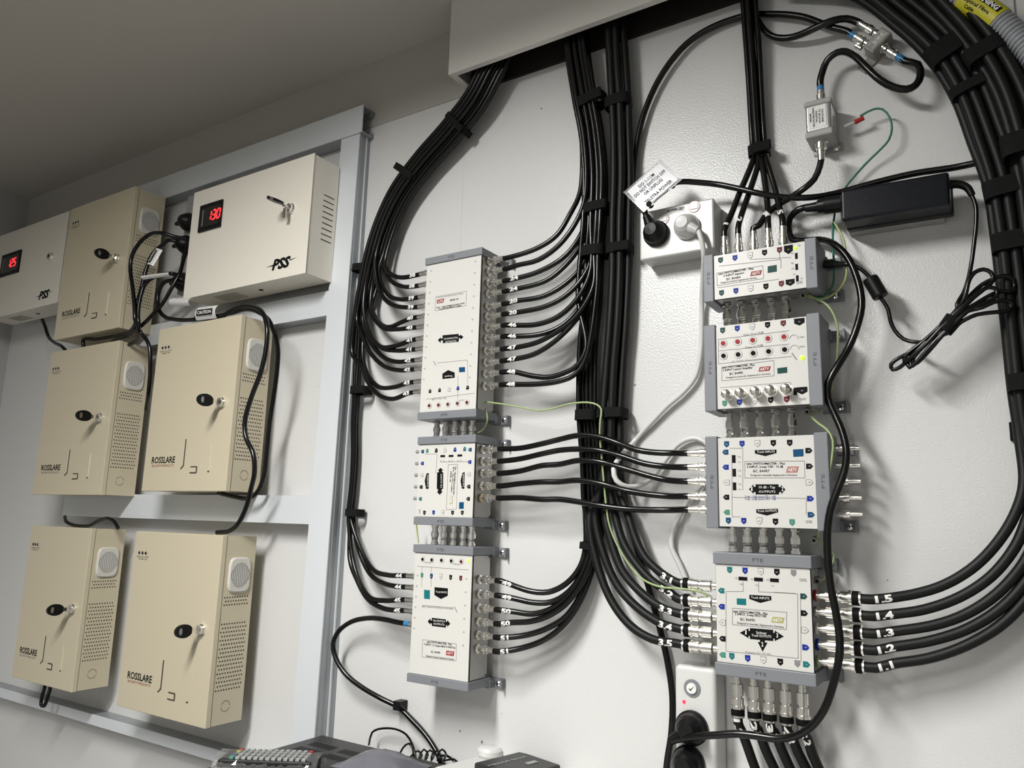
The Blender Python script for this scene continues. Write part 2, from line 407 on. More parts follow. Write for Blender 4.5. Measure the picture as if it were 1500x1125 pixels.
    lk = k_.build('lock', e)
    if key:
        k2 = MB(); y1 = -d-.0095
        k2.box(lx-.001, lx+.001, y1-.012, y1+.002, lz-.0035, lz+.0035, 'chrome')
        pr = []
        for q in range(16):
            a_ = 2*math.pi*q/16; pr.append((math.cos(a_), math.sin(a_)))
        # bow of the key, seen almost flat on, black plastic
        bc = Vector((lx-.003, y1-.026, lz)); vs = []
        for sgn in (-1, 1):
            for cc, ss in pr: vs.append(bc+Vector((sgn*.0028+ss*.000, cc*.0165, ss*.0115)))
        n = 16; k2.add(vs, [tuple(range(n)), tuple(range(n,2*n))[::-1]]+[(i,(i+1)%n,n+(i+1)%n,n+i) for i in range(n)], 'black_plastic')
        vs = []
        for sgn in (-1,1):
            for cc, ss in pr: vs.append(bc+Vector((sgn*.0030, -.007+cc*.0032, ss*.006)))
        k2.add(vs, [tuple(range(n)), tuple(range(n,2*n))[::-1]], 'chrome')
        ko = k2.build('key', lk if False else e)
    return e, (x0,x1,z0,z1)
cabs = {}
cabs['B'] = rosslare('b', (102,306),(200,273),(171,482),(81,496.5), 'shadowed beige steel cabinet beside the wall-side power supply, highest of the beige cabinets', red=False)
cabs['3'] = rosslare('3', (73,513),(173,502.7),(148.5,725),(49.5,725), 'beige steel cabinet in the left column, hung just under the highest beige cabinet', red=False)
cabs['4'] = rosslare('4', (233,480),(354,463),(330,719),(208,720), 'beige steel cabinet right under the bright cream power supply, a cord looping down its side')
cabs['5'] = rosslare('5', (45,769.5),(132.7,774),(106,1015),(18,992), 'beige steel cabinet at the bottom left, a black cord loop hanging below it', red=False)
cabs['6'] = rosslare('6', (198,778),(325.6,784),(301.4,1066.5),(172,1036), 'beige steel cabinet at the bottom right of the cabinets, next to the white post')
# ------------------------------------------------------------------ cream power supply boxes with red digits
def seg_text(f, s, x, z, hgt, d, m):
    segs = {'0':'abcdef','1':'bc','2':'abged','3':'abgcd','5':'afgcd'}
    w = hgt*.5; t_ = hgt*.085
    for ch in s:
        for sg in segs[ch]:
            sh = hgt*.12
            def Q(px, pz): return (x+px*w+pz*sh, z+pz*hgt)
            L = {'a':((.1,1),(.9,1)),'d':((.1,0),(.9,0)),'g':((.1,.5),(.9,.5)),'b':((1,.95),(1,.55)),'c':((1,.45),(1,.05)),'e':((0,.45),(0,.05)),'f':((0,.95),(0,.55))}[sg]
            (ax,az),(bx,bz) = Q(*L[0]),Q(*L[1]); dx,dz = bx-ax,bz-az; l_ = math.hypot(dx,dz); nx,nz = -dz/l_*t_,dx/l_*t_
            f.flat([(ax+nx,az+nz),(bx+nx,bz+nz),(bx-nx,bz-nz),(ax-nx,az-nz)], d+.0003, m)
        x += hgt*.74
def pss(x0,x1,z0,z1,d,label,digits,key,knob_f,disp_f):
    e = empty('power_supply_box', ((x0+x1)/2,-BD,z0), label, 'power supply')
    w,h = x1-x0,z1-z0
    b = MB(); b.box(x0+.0015,x1-.0015,-(d-.0015),-BD,z0+.0015,z1-.0015,'cream')
    for k in range(9): # louvre slots on the right side
        z = z1-h*(.30+.047*k); b.add([(x1-.0012,-BD-.008,z-.0009),(x1-.0012,-BD-.008,z+.0009),(x1-.0012,-BD-.034,z+.0009),(x1-.0012,-BD-.034,z-.0009)],[(0,1,2,3)],'hole')
    for k in range(9): # slots underneath
        x = x0+w*(.20+.022*k); b.add([(x,-BD-.012,z0+.0012),(x+.0022,-BD-.012,z0+.0012),(x+.0022,-BD-.045,z0+.0012),(x,-BD-.045,z0+.0012)],[(0,1,2,3)],'hole')
    x = x0+w*.55; b.lathe(Vector((x,-BD-.03,z0+.0015)),(0,0,-1),[(0,.005),(.0006,.005)],'hole',12)
    b.build('body', e)
    l = MB(); l.box(x0,x1,-d,-(d-.0018),z0,z1,'cream'); l.build('door', e, bevel=.0006)
    s = MB(); dx0,dx1,dz1,dz0 = x0+w*disp_f[0],x0+w*disp_f[1],z1-h*disp_f[2],z1-h*disp_f[3]
    s.box(dx0,dx1,-d-.0035,-d,dz0,dz1,'black_plastic')
    s.box(dx0+.006,dx1-.005,-d-.0039,-d-.0035,dz0+.008,dz1-.009,'lens_black')
    so = s.build('display', e)
    hh = (dz1-dz0)*.33
    for i_, ch_ in enumerate(digits):
        f = MB(); seg_text(f, ch_, dx0+(dx1-dx0)*.42+hh*.74*i_, dz0+(dz1-dz0)*.34, hh, d+.0039, 'digits'); f.build('digit', so)
    f = MB()
    f.box(dx0+.012, dx0+.0145, -d-.0041,-d-.0039,dz0+.011,dz1-.012,'ink_grey'); f.build('display_mark', so)
    f = MB(); tx0,tx1,tz = x0+w*.745, x0+w*.885, z0+h*.085
    text_line(f,'PSS',(tx0,tz),(tx1,tz),h*.085,d,'ink',.05,.25); f.build('lettering', e); f = MB(); f.flat([(tx0-w*.05,tz+h*.035),(tx0+w*.02,tz+h*.045),(tx0+w*.02,tz+h*.03)],d,'ink'); f.build('logo_bar', e); f = MB(); f.flat([(tx1-.002,tz+h*.055),(tx1+w*.045,tz+h*.06),(tx1-.002,tz+h*.045)],d,'ink')
    f.build('logo_bar', e)
    k_ = MB(); lx,lz = x0+w*knob_f[0], z1-h*knob_f[1]
    k_.lathe(Vector((lx,-d,lz)),(0,-1,0),[(0,.010),(.003,.010),(.005,.008),(.0085,.0078),(.009,0)],'chrome',18)
    if not key: k_.box(lx-.0045,lx+.0045,-d-.0095,-d-.0088,lz-.0012,lz+.0012,'ink')
    k_.build('lock', e)
    if key:
        k2 = MB(); y1 = -d-.009; k2.box(lx-.0035,lx+.0035,y1-.010,y1,lz-.001,lz+.001,'chrome')
        bc = Vector((lx-.004,y1-.026,lz+.004)); n = 16; vs = []
        for sg in (-1,1):
            for q in range(n): a_ = 2*math.pi*q/n; vs.append(bc+Vector((math.sin(a_)*.012, math.cos(a_)*.017, sg*.0028+math.sin(a_)*-.004)))
        k2.add(vs,[tuple(range(n)),tuple(range(n,2*n))[::-1]]+[(i,(i+1)%n,n+(i+1)%n,n+i) for i in range(n)],'black_plastic')
        k2.build('key', e)
        k3 = MB(); q0 = Vector((lx,y1-.006,lz)); k3.box(lx-.0035,lx+.0045,y1-.0075,y1-.0062,lz-.024,lz-.004,'chrome'); k3.build('key', e)
    return e
d = .099
x0 = (K(283,284,d)[0]+K(269.5,438.6,d)[0])/2; x1 = (K(460,223,d)[0]+K(448,399.3,d)[0])/2; z1 = (K(283,284,d)[1]+K(460,223,d)[1])/2; z0 = (K(269.5,438.6,d)[1]+K(448,399.3,d)[1])/2
pss(x0,x1,z0,z1,d,'bright cream power supply box with red digits 13.0 and a key in its lock','130',True,(.86,.43),(.085,.285,.16,.41))
wp,hp = x1-x0,z1-z0
x1b = (K(101,306,d)[0]+K(84,443,d)[0])/2; z0b = K(84,443,d)[1]; z1b = K(101,309,d)[1]
pss(x1b-.355 if x1b-.355>XL+.003 else XL+.003,x1b,z0b,z1b,d,'dim cream power supply box by the side wall, with red digits 12.5','125',False,(.85,.47),(.12,.40,.27,.53))
# ------------------------------------------------------------------ signal distribution units
DF = .070
def ordn(i, n, a='topmost', b='lowest'):
    names = ['second','third','fourth','fifth','sixth','seventh','eighth','ninth','tenth','eleventh','twelfth']
    if i == 0: return a
    if i == n-1: return b
    return names[i-1]+' from the '+('top' if a == 'topmost' else 'left')
def badge(f, u, v, dr, m, w=.0062, h=.0078, d=DF):
    x, z = K(u, v, d); pts = [(-.5,.5),(.5,.5),(.5,-.15),(0,-.5),(-.5,-.15)]
    def rot(p):
        px, pz = p[0]*w, p[1]*h
        return {'d':(px,pz),'u':(px,-pz),'l':(pz,px),'r':(-pz,px)}[dr]
    pp = [(x+rot(p)[0], z+rot(p)[1]) for p in pts]
    if m == 'white':
        f.flat([(x+(a-x)*1.08, z+(b-z)*1.08) for a,b in pp], d, 'ink_grey'); f.flat([(x+(a-x)*.9, z+(b-z)*.9) for a,b in pp], d+.0003, 'face')
        f.flat([(x-.0014,z-.0003),(x+.0014,z-.0003),(x+.0014,z+.0005),(x-.0014,z+.0005)], d+.0006, 'ink_grey')
    else:
        f.flat(pp, d, m); q = .0012; f.flat([(x-q,z-.0004),(x+q,z-.0004),(x+q,z+.0007),(x-q,z+.0007)], d+.0003, 'ink_grey')
def poly_px(f, pts, m, d=DF, lift=0): f.flat([K(u,v,d) for u,v in pts], d+lift, m)
def rect_px(f, u, v, wpx, hpx, m, d=DF, lift=0):
    x, z = K(u,v,d); x_, z_ = K(u+wpx/2,v,d)[0]-x, K(u,v-hpx/2,d)[1]-z; x_ = max(x_, .0003); z_ = max(z_,.0003)
    f.flat([(x-x_,z-z_),(x+x_,z-z_),(x+x_,z+z_),(x-x_,z+z_)], d+lift, m)
def line_px(f, pts, m='ink_grey', t_=.0003, d=DF, close=False):
    q = [K(u,v,d) for u,v in pts]
    if close: q.append(q[0])
    for a, b in zip(q, q[1:]):
        dx,dz = b[0]-a[0], b[1]-a[1]; L = math.hypot(dx,dz)
        if L < 1e-6: continue
        nx,nz = -dz/L*t_,dx/L*t_; f.flat([(a[0]+nx,a[1]+nz),(a[0]-nx,a[1]-nz),(b[0]-nx,b[1]-nz),(b[0]+nx,b[1]+nz)], d, m)
def logo(f, u0,v0,u1,v1, m, d=DF):  # slanted badge with A&TV
    (xa,za),(xb,zb) = K(u0,v0,d),K(u1,v1,d)   # bottom-left, top-right
    s_ = (zb-za)*.3; f.flat([(xa,za),(xb-s_,za),(xb,zb),(xa+s_,zb)], d, m)
    text_line(f,'A&TV',(xa+s_*1.1,za+(zb-za)*.2),(xb-s_*1.1,za+(zb-za)*.2),(zb-za)*.6,d+.0003,'white_ink',.02,.2)
def knob(f, u, v, m, r=.0030, d=DF):
    x,z = K(u,v,d); n = 14
    f.flat([(x+math.cos(2*math.pi*k/n)*r*1.75,z+math.sin(2*math.pi*k/n)*r*1.75) for k in range(n)], d, 'ink_grey')
    f.flat([(x+math.cos(2*math.pi*k/n)*r*1.6,z+math.sin(2*math.pi*k/n)*r*1.6) for k in range(n)], d+.0003, 'face')
    f.lathe(Vector((x,-d,z)), (0,-1,0), [(0,r),(.0012,r),(.0012,r*.3),(.0006,0)], m, 12)
def port(mb, p, dr, L=.010, m='nickel', r=.0047):
    ring = m; m = 'nickel'
    mb.lathe(p, dr, [(0,r*1.4,ring),(.0022,r*1.4,ring),(.0024,r,m),(L*.3,r),(L*.32,r*.92),(L*.5,r*.92),(L*.52,r),(L,r),(L+.0006,r*.6)], m, 10)
def unit(corners, caps, label, cat='signal distribution unit', capw=.0125, printer=None):
    tl,tr,br,bl = corners; d = DF
    x0 = (K(*tl,d)[0]+K(*bl,d)[0])/2; x1 = (K(*tr,d)[0]+K(*br,d)[0])/2; z1 = (K(*tl,d)[1]+K(*tr,d)[1])/2; z0 = (K(*bl,d)[1]+K(*br,d)[1])/2
    e = empty('multiswitch_unit', ((x0+x1)/2,-.006,z0), label, cat)
    b = MB(); b.box(x0+.0008,x1-.0008,-(d-.0018),-.026,z0+.0005,z1-.0005,'alu'); b.box(x0+.004,x1-.004,-.026,-.018,z0+.004,z1-.004,'zinc'); b.build('case', e)
    f = MB(); f.box(x0,x1,-d,-(d-.0015),z0,z1,'face'); f.box(x0-.0007,x1+.0007,-(d-.0016),-(d-.0032),z0-.0004,z1+.0004,'ink')
    if printer: printer(f)
    f.build('front_panel', e)
    dc = d+.0025; back_ = .0155
    def cap(a0,a1,c0,c1,vert):
        m_ = MB(); m_.box(a0,a1,-dc,-back_,c0,c1,'cap_grey'); o = m_.build('end_cap', e, bevel=.001)
        tx = MB(); cxm,czm = (a0+a1)/2,(c0+c1)/2
        if vert: text_line(tx,'FTE',(cxm-.0026,czm+.008),(cxm-.0026,czm-.008),.005,dc,'ink_grey') if False else text_line(tx,'FTE',(cxm+.0022,czm-.008),(cxm+.0022,czm+.008),.0036,dc,'embossed')
        else: text_line(tx,'FTE',(cxm-.009,czm-.002),(cxm+.003,czm-.002),.0038,dc,'embossed')
        tx.build('embossed_mark', o)
    if caps == 'tb':
        cap(x0-.0025,x1+.0025,z1+.0005,z1+capw,False); cap(x0-.0025,x1+.0025,z0-capw,z0-.0005,False)
        feet = [(x1-.006,z1+capw*.2,0),(x1-.006,z0-capw*1.2,0)]
        o4 = (x0-.0025,x1+.0025,z0-capw,z1+capw)
        ft = [(x1+.0095,z1+.004),(x1+.0095,z0-.010)]
    else:
        cap(x0-capw,x0-.0005,z0-.0025,z1+.0025,True); cap(x1+.0005,x1+capw,z0-.0025,z1+.0025,True)
        o4 = (x0-capw,x1+capw,z0-.0025,z1+.0025)
        ft = [(x1+capw+.008,z1-.012),(x1+capw+.008,z0+.004)]
    for (fx_,fz_) in ft: # mounting feet screwed to the wall
        m_ = MB(); m_.box(fx_-.022,fx_+.009,-.006,-.0005,fz_-.007,fz_+.007,'cap_grey'); m_.box(fx_-.022,fx_-.006,-.020,-.006,fz_-.006,fz_+.006,'cap_grey')
        m_.box(fx_+.006,fx_+.009,-.012,-.006,fz_-.007,fz_+.007,'cap_grey'); fo = m_.build('mounting_foot', e, bevel=.0008)
        s = MB(); s.lathe(Vector((fx_,-.006,fz_)),(0,-1,0),[(0,.0042),(.0015,.004),(.0026,.002),(.0027,0)],'nickel',12); s.box(fx_-.003,fx_+.003,-.0089,-.0082,fz_-.0005,fz_+.0005,'ink'); s.box(fx_-.0005,fx_+.0005,-.0089,-.0082,fz_-.003,fz_+.003,'ink'); s.build('screw', fo)
    for zz, in ((z1,),) if caps == 'lr' else ():
        pass
    return e, (x0,x1,z0,z1), o4
TT = {'title':'mini SWITCHMASTER - Plus','made':'Designed in Australia. Engineered in Germany'}
def pr_R1(f):
    Q = lambda x,y: (1040+x/10, 350+y/10)
    for (x,y,m) in ((155,315,'dark_green'),(367,282,'blue'),(590,245,'white'),(800,205,'ink'),(1020,165,'dark_red'),(170,795,'dark_green'),(380,765,'blue'),(597,730,'white'),(820,700,'ink'),(1047,660,'dark_red')): badge(f,*Q(x,y),'d',m)
    badge(f,*Q(1150,158),'d','ink',.0105,.0115); badge(f,*Q(1175,640),'d','ink',.0105,.0085)
    for x,y in ((1265,250),(1270,410),(1280,578)): rect_px(f,*Q(x,y),4,9,'ink')
    poly_px(f,[Q(845,402),Q(978,380),Q(980,478),Q(846,500)],'dark_green')
    line_px(f,[Q(98,500),Q(775,393),Q(785,580),Q(105,685)],close=True)
    text_px(f,TT['title'],Q(120,530),Q(640,445),.0027,DF,'ink',.012); text_px(f,'5 INPUT Injector',Q(200,558),Q(505,507),.0027,DF,'ink',.012)
    text_px(f,'BC 84484',Q(243,608),Q(448,575),.0032,DF,'ink'); text_px(f,TT['made'],Q(160,655),Q(690,578),.0024,DF,'ink')
    logo(f,*Q(588,548),*Q(762,455),'red')
    text_px(f,'GND',Q(1270,664),Q(1357,648),.0034,DF,'ink_grey')
    line_px(f,[Q(130,400),Q(1040,300),Q(1040,430)]); line_px(f,[Q(590,300),Q(1190,270)]); line_px(f,[Q(110,715),Q(660,640),Q(1010,590)]); line_px(f,[Q(1015,180),Q(1025,300)])
    x,z = K(*Q(1253,135),DF); f.lathe(Vector((x,-DF,z)),(0,-1,0),[(0,.0022),(.001,.002),(.0016,.0)],'led_green',10)
    for x,y,s in ((1190,225,'IN'),(1190,370,'0'),(1195,450,'10'),(1215,530,'ON'),(1330,595,'R/T'),(1290,110,'ON')): text_px(f,s,Q(x,y),Q(x+35,y-4),.0022,DF,'ink_grey')
def pr_R2(f):
    Q = lambda x,y: (980+x/5, 420+y/5)
    for x,y,m in ((393,322,'dark_green'),(500,308,'blue'),(610,295,'white'),(722,282,'ink'),(837,270,'dark_red'),(408,857,'green'),(517,848,'blue'),(628,838,'white'),(745,832,'ink'),(862,827,'dark_red')): badge(f,*Q(x,y),'d',m)
    badge(f,*Q(955,258),'d','ink',.012,.009); badge(f,*Q(975,762),'d','ink',.012,.009)
    for x,y in ((397,415),(503,403),(613,392),(725,380),(842,367)): knob(f,*Q(x,y),'red')
    for x,y in ((400,507),(507,497),(617,487),(730,474),(847,461)): knob(f,*Q(x,y),'ink')
    text_px(f,'Gain 10 to 25dB',Q(545,362),Q(693,343),.0030,DF,'ink_grey'); text_px(f,'Slope 0-15dB',Q(557,455),Q(690,437),.0030,DF,'ink_grey')
    text_px(f,'AC  10-25V  1W to external amplifiers',Q(460,556),Q(742,527),.0022,DF,'ink_grey')
    line_px(f,[Q(362,385),Q(880,322)]); line_px(f,[Q(362,470),Q(880,420)]); line_px(f,[Q(362,565),Q(900,510)]); line_px(f,[Q(362,385),Q(362,565)]); line_px(f,[Q(375,740),Q(890,700),Q(895,750)])
    line_px(f,[Q(387,590),Q(768,540),Q(770,652),Q(387,690)],close=True)
    text_px(f,TT['title'],Q(390,600),Q(627,578),.0027,DF,'ink',.012); text_px(f,'5 INPUT Launch Amplifier',Q(395,620),Q(613,598),.0026,DF,'ink',.012); text_px(f,'BC 84486',Q(445,648),Q(542,636),.0032,DF,'ink'); text_px(f,TT['made'],Q(420,672),Q(745,642),.0022,DF,'ink')
    logo(f,*Q(655,622),*Q(746,582),'red'); poly_px(f,[Q(793,597),Q(865,588),Q(867,630),Q(795,638)],'dark_green')
    rect_px(f,*Q(925,767),5,11,'ink'); x,z = K(*Q(977,520),DF); f.lathe(Vector((x,-DF,z)),(0,-1,0),[(0,.0030),(.001,.0028),(.0018,.0)],'led_green',12)
    for cx_,cy_ in ((915,385),(920,460)): line_px(f,[(Q(cx_,cy_)[0]+6.4*math.cos(a_*math.pi/8), Q(cx_,cy_)[1]-6.4*math.sin(a_*math.pi/8)) for a_ in range(0,9)])
    line_px(f,[Q(900,485),Q(935,535)],t_=.0007)
    text_px(f,'Gain',Q(955,375),Q(990,372),.0022,DF,'ink_grey'); text_px(f,'Slope',Q(955,445),Q(995,441),.0022,DF,'ink_grey'); text_px(f,'GND',Q(955,833),Q(1003,829),.0028,DF,'ink_grey')
def pr_R3(f):
    Q = lambda x,y: (980+x/5, 600+y/5)
    for x,y,m in ((422,255,'petrol'),(535,252,'blue'),(648,250,'white'),(764,247,'ink'),(884,245,'ink'),(435,815,'petrol'),(548,817,'blue'),(663,817,'white'),(780,823,'ink'),(902,828,'green')): badge(f,*Q(x,y),'d',m)
    for x,y,m in ((412,312,'petrol'),(414,422,'blue'),(420,534,'white'),(418,642,'ink'),(422,752,'green')): badge(f,*Q(x,y),'l',m)
    for x,y,m in ((1025,300,'ink'),(1030,415,'ink'),(1030,533,'white'),(1037,652,'blue'),(1042,770,'petrol')): badge(f,*Q(x,y),'r',m)
    for x,y in ((475,362),(478,462),(480,562)):
        rect_px(f,*Q(x,y),5.2,11.5,'ink'); text_px(f,'ON',Q(x+28,y-10),Q(x+50,y-10),.002,DF,'ink_grey'); text_px(f,'Vx',Q(x+28,y+28),Q(x+50,y+28),.002,DF,'ink_grey')
    poly_px(f,[Q(908,292),Q(984,288),Q(986,342),Q(911,347)],'petrol')
    poly_px(f,[Q(628,297),Q(787,293),Q(788,318),Q(707,341),Q(629,322)],'ink'); poly_px(f,[Q(638,730),Q(798,726),Q(800,752),Q(718,776),Q(640,757)],'ink')
    text_px(f,'Trunk INPUTS',Q(645,318),Q(775,315),.0026,DF+.0003,'white_ink'); text_px(f,'Trunk OUTPUTS',Q(650,751),Q(790,748),.0026,DF+.0003,'white_ink')
    line_px(f,[Q(555,380),Q(992,376),Q(995,500),Q(555,500)],close=True)
    text_px(f,TT['title'],Q(568,404),Q(850,402),.0027,DF,'ink',.012); text_px(f,'5 INPUT, 2-way TAP - 10 dB',Q(572,427),Q(836,425),.0027,DF,'ink',.012); text_px(f,'BC 84487',Q(618,460),Q(736,458),.0032,DF,'ink'); text_px(f,TT['made'],Q(598,487),Q(940,486),.0024,DF,'ink')
    logo(f,*Q(856,462),*Q(952,416),'faded_red')
    poly_px(f,[Q(585,583),Q(618,548),Q(620,565),Q(634,565),Q(634,547),Q(802,547),Q(803,566),Q(820,566),Q(820,550),Q(853,585),Q(822,620),Q(822,604),Q(806,604),Q(806,622),Q(634,622),Q(634,604),Q(620,604),Q(620,618)],'ink')
    text_px(f,'10 dB - Tap',Q(660,577),Q(778,577),.0030,DF+.0003,'white_ink'); text_px(f,'OUTPUTS',Q(658,609),Q(780,609),.0027,DF+.0003,'white_ink'); text_px(f,'1',Q(603,596),Q(612,596),.005,DF+.0003,'white_ink',.02); text_px(f,'2',Q(826,596),Q(838,596),.005,DF+.0003,'white_ink',.02)
    text_px(f,'Trunk - 1.5dB, passive STB 1 - 3dB',Q(555,643),Q(780,643),.0024,DF,'blue'); text_px(f,'Trunk - 2.5dB, passive STB 1 - 3dB',Q(555,662),Q(782,662),.0024,DF,'blue')
    text_px(f,'GND',Q(1002,832),Q(1050,831),.0034,DF,'ink_grey')
    line_px(f,[Q(445,283),Q(540,283),Q(540,590)]); line_px(f,[Q(460,330),Q(462,785),Q(520,785)]); line_px(f,[Q(460,643),Q(1005,650),Q(1005,770)])
def pr_R4(f):
    s = 4.1667; Q = lambda x,y: (940+x/s, 780+y/s)
    for x,y,m in ((537,230,'teal'),(631,235,'blue'),(727,240,'white'),(825,243,'ink'),(927,249,'ink_grey'),(550,757,'teal'),(647,770,'blue'),(743,780,'white'),(846,792,'ink'),(950,802,'ink_grey')): badge(f,*Q(x,y),'d',m)
    for x,y,m in ((485,355,'teal'),(487,452,'blue'),(492,550,'white'),(492,648,'ink'),(493,747,'green')): badge(f,*Q(x,y),'l',m)
    for x,y,m in ((990,390,'dark_green'),(993,493,'ink'),(998,597,'white'),(1002,702,'blue'),(1007,806,'teal')): badge(f,*Q(x,y),'r',m)
    for x,y in ((618,282),(713,287),(810,292)): rect_px(f,*Q(x,y),13,5.5,'ink'); text_px(f,'ON',Q(x-50,y+2),Q(x-32,y+3),.002,DF,'ink_grey'); text_px(f,'Vx',Q(x-20,y+38),Q(x,y+39),.002,DF,'ink_grey')
    text_px(f,'GND',Q(963,297),Q(1007,300),.0034,DF,'ink_grey')
    poly_px(f,[Q(657,380),Q(791,388),Q(792,413),Q(725,430),Q(657,406)],'ink'); text_px(f,'Trunk INPUTS',Q(668,402),Q(780,410),.0026,DF+.0003,'white_ink')
    poly_px(f,[Q(580,402),Q(637,404),Q(638,444),Q(581,440)],'teal')
    line_px(f,[Q(555,462),Q(886,487),Q(883,592),Q(553,562)],close=True)
    text_px(f,TT['title'],Q(560,487),Q(770,503),.0027,DF,'ink',.012); text_px(f,'5 INPUT, 3-way SPLITTER',Q(570,503),Q(762,518),.0027,DF,'ink',.012); text_px(f,'BC 84490',Q(603,537),Q(691,544),.0032,DF,'ink'); text_px(f,TT['made'],Q(583,557),Q(868,583),.0024,DF,'ink')
    logo(f,*Q(790,548),*Q(872,520),'olive')
    poly_px(f,[Q(598,612),Q(652,585),Q(652,600),Q(660,600),Q(660,583),Q(803,594),Q(803,612),Q(812,612),Q(812,598),Q(868,635),Q(812,663),Q(812,648),Q(803,648),Q(803,663),Q(660,650),Q(660,632),Q(652,632),Q(652,645)],'ink'); poly_px(f,[Q(708,668),Q(722,668),Q(722,655),Q(752,657),Q(752,671),Q(768,673),Q(738,727)],'ink')
    text_px(f,'Splitter',Q(700,617),Q(764,622),.0028,DF+.0003,'white_ink'); text_px(f,'Trunk OUTPUTS',Q(672,634),Q(792,643),.0028,DF+.0003,'white_ink')
    text_px(f,'1',Q(633,622),Q(640,623),.0048,DF+.0003,'white_ink',.02); text_px(f,'3',Q(823,640),Q(833,641),.0048,DF+.0003,'white_ink',.02); text_px(f,'2',Q(732,694),Q(743,695),.0048,DF+.0003,'white_ink',.02)
    text_px(f,'9V passive 14V / 1W max.',Q(632,735),Q(790,746),.0022,DF,'ink_grey')
    line_px(f,[Q(515,360),Q(515,725),Q(955,768),Q(952,375),Q(812,365)]); line_px(f,[Q(618,300),Q(620,360),Q(515,360)]); line_px(f,[Q(713,300),Q(714,362),Q(940,372)]); line_px(f,[Q(970,385),Q(972,790)])
def pr_L1(f):
    Q = lambda x,y: (610+x/9.375, 350+y/9.375); U = lambda x,y: (610+x/7.5, 470+y/7.5)
    line_px(f,[Q(270,795),Q(690,718),Q(682,915),Q(255,985)],close=True)
    poly_px(f,[Q(283,838),Q(382,818),Q(370,872),Q(282,890)],'red'); text_px(f,'A&TV',Q(368,832),Q(294,846),.0045,DF+.0003,'white_ink')
    text_px(f,'mini SWITCHMASTER - Plus',Q(660,872),Q(275,938),.0027,DF,'ink',.012); text_px(f,'5 INPUT, 12 Output MULTISWITCH',Q(622,905),Q(310,960),.0027,DF,'ink',.012); text_px(f,'BC 84480',Q(575,810),Q(460,832),.0032,DF,'ink'); text_px(f,TT['made'],Q(640,742),Q(290,800),.0024,DF,'ink_grey')
    poly_px(f,[U(235,212),U(268,180),U(268,195),U(288,192),U(288,158),U(464,143),U(466,162),U(482,160),U(482,148),U(518,178),U(484,205),U(482,190),U(466,192),U(466,230),U(290,246),U(290,215),U(268,218),U(268,245)],'ink')
    text_px(f,'MULTISWITCH',U(455,175),U(305,190),.0027,DF+.0003,'white_ink'); text_px(f,'OUTPUTS',U(440,210),U(320,222),.0027,DF+.0003,'white_ink')
    poly_px(f,[U(285,582),U(350,540),U(420,568),U(422,625),U(287,640)],'ink'); text_px(f,'Trunk',U(400,595),U(310,605),.0027,DF+.0003,'white_ink')
    poly_px(f,[U(468,512),U(533,507),U(535,560),U(470,566)],'petrol'); line_px(f,[U(230,462),U(560,430),U(565,690)]); line_px(f,[U(190,445),U(215,492)],t_=.0006); line_px(f,[U(458,600),U(455,860)]); line_px(f,[U(110,860),U(640,795)])
    for x,y,m in ((150,770,'ink'),(255,760,'ink'),(360,750,'white'),(457,738,'blue'),(563,730,'ink')): badge(f,*U(x,y),'u',m,.0052,.0068)
    for x,y in ((143,932),(245,925),(347,917),(452,907),(557,897)): knob(f,*U(x,y),'dark_red',.0026)
    text_px(f,'Terr.  Gain  0-15dB',U(330,840),U(170,855),.0026,DF,'ink_grey'); text_px(f,'SAT Gain 0-15dB',U(525,862),U(470,868),.0026,DF,'ink_grey')
    for k in range(12):
        for (a,b) in (((135,33),(105,640)),((635,85),(618,705))):
            pass
    for k in range(11):
        u,v = U(140-3.4*k, -30+70*k)[0], 397+15.9*k
        line_px(f,[(631.5-1.05*k+.0*j+1.1*math.cos(j*1.05), v+1.1*math.sin(j*1.05)) for j in range(7)],t_=.00022)
        v = 383+17.0*k; line_px(f,[(696.5-.85*k+1.1*math.cos(j*1.05), v+1.1*math.sin(j*1.05)) for j in range(7)],t_=.00022)
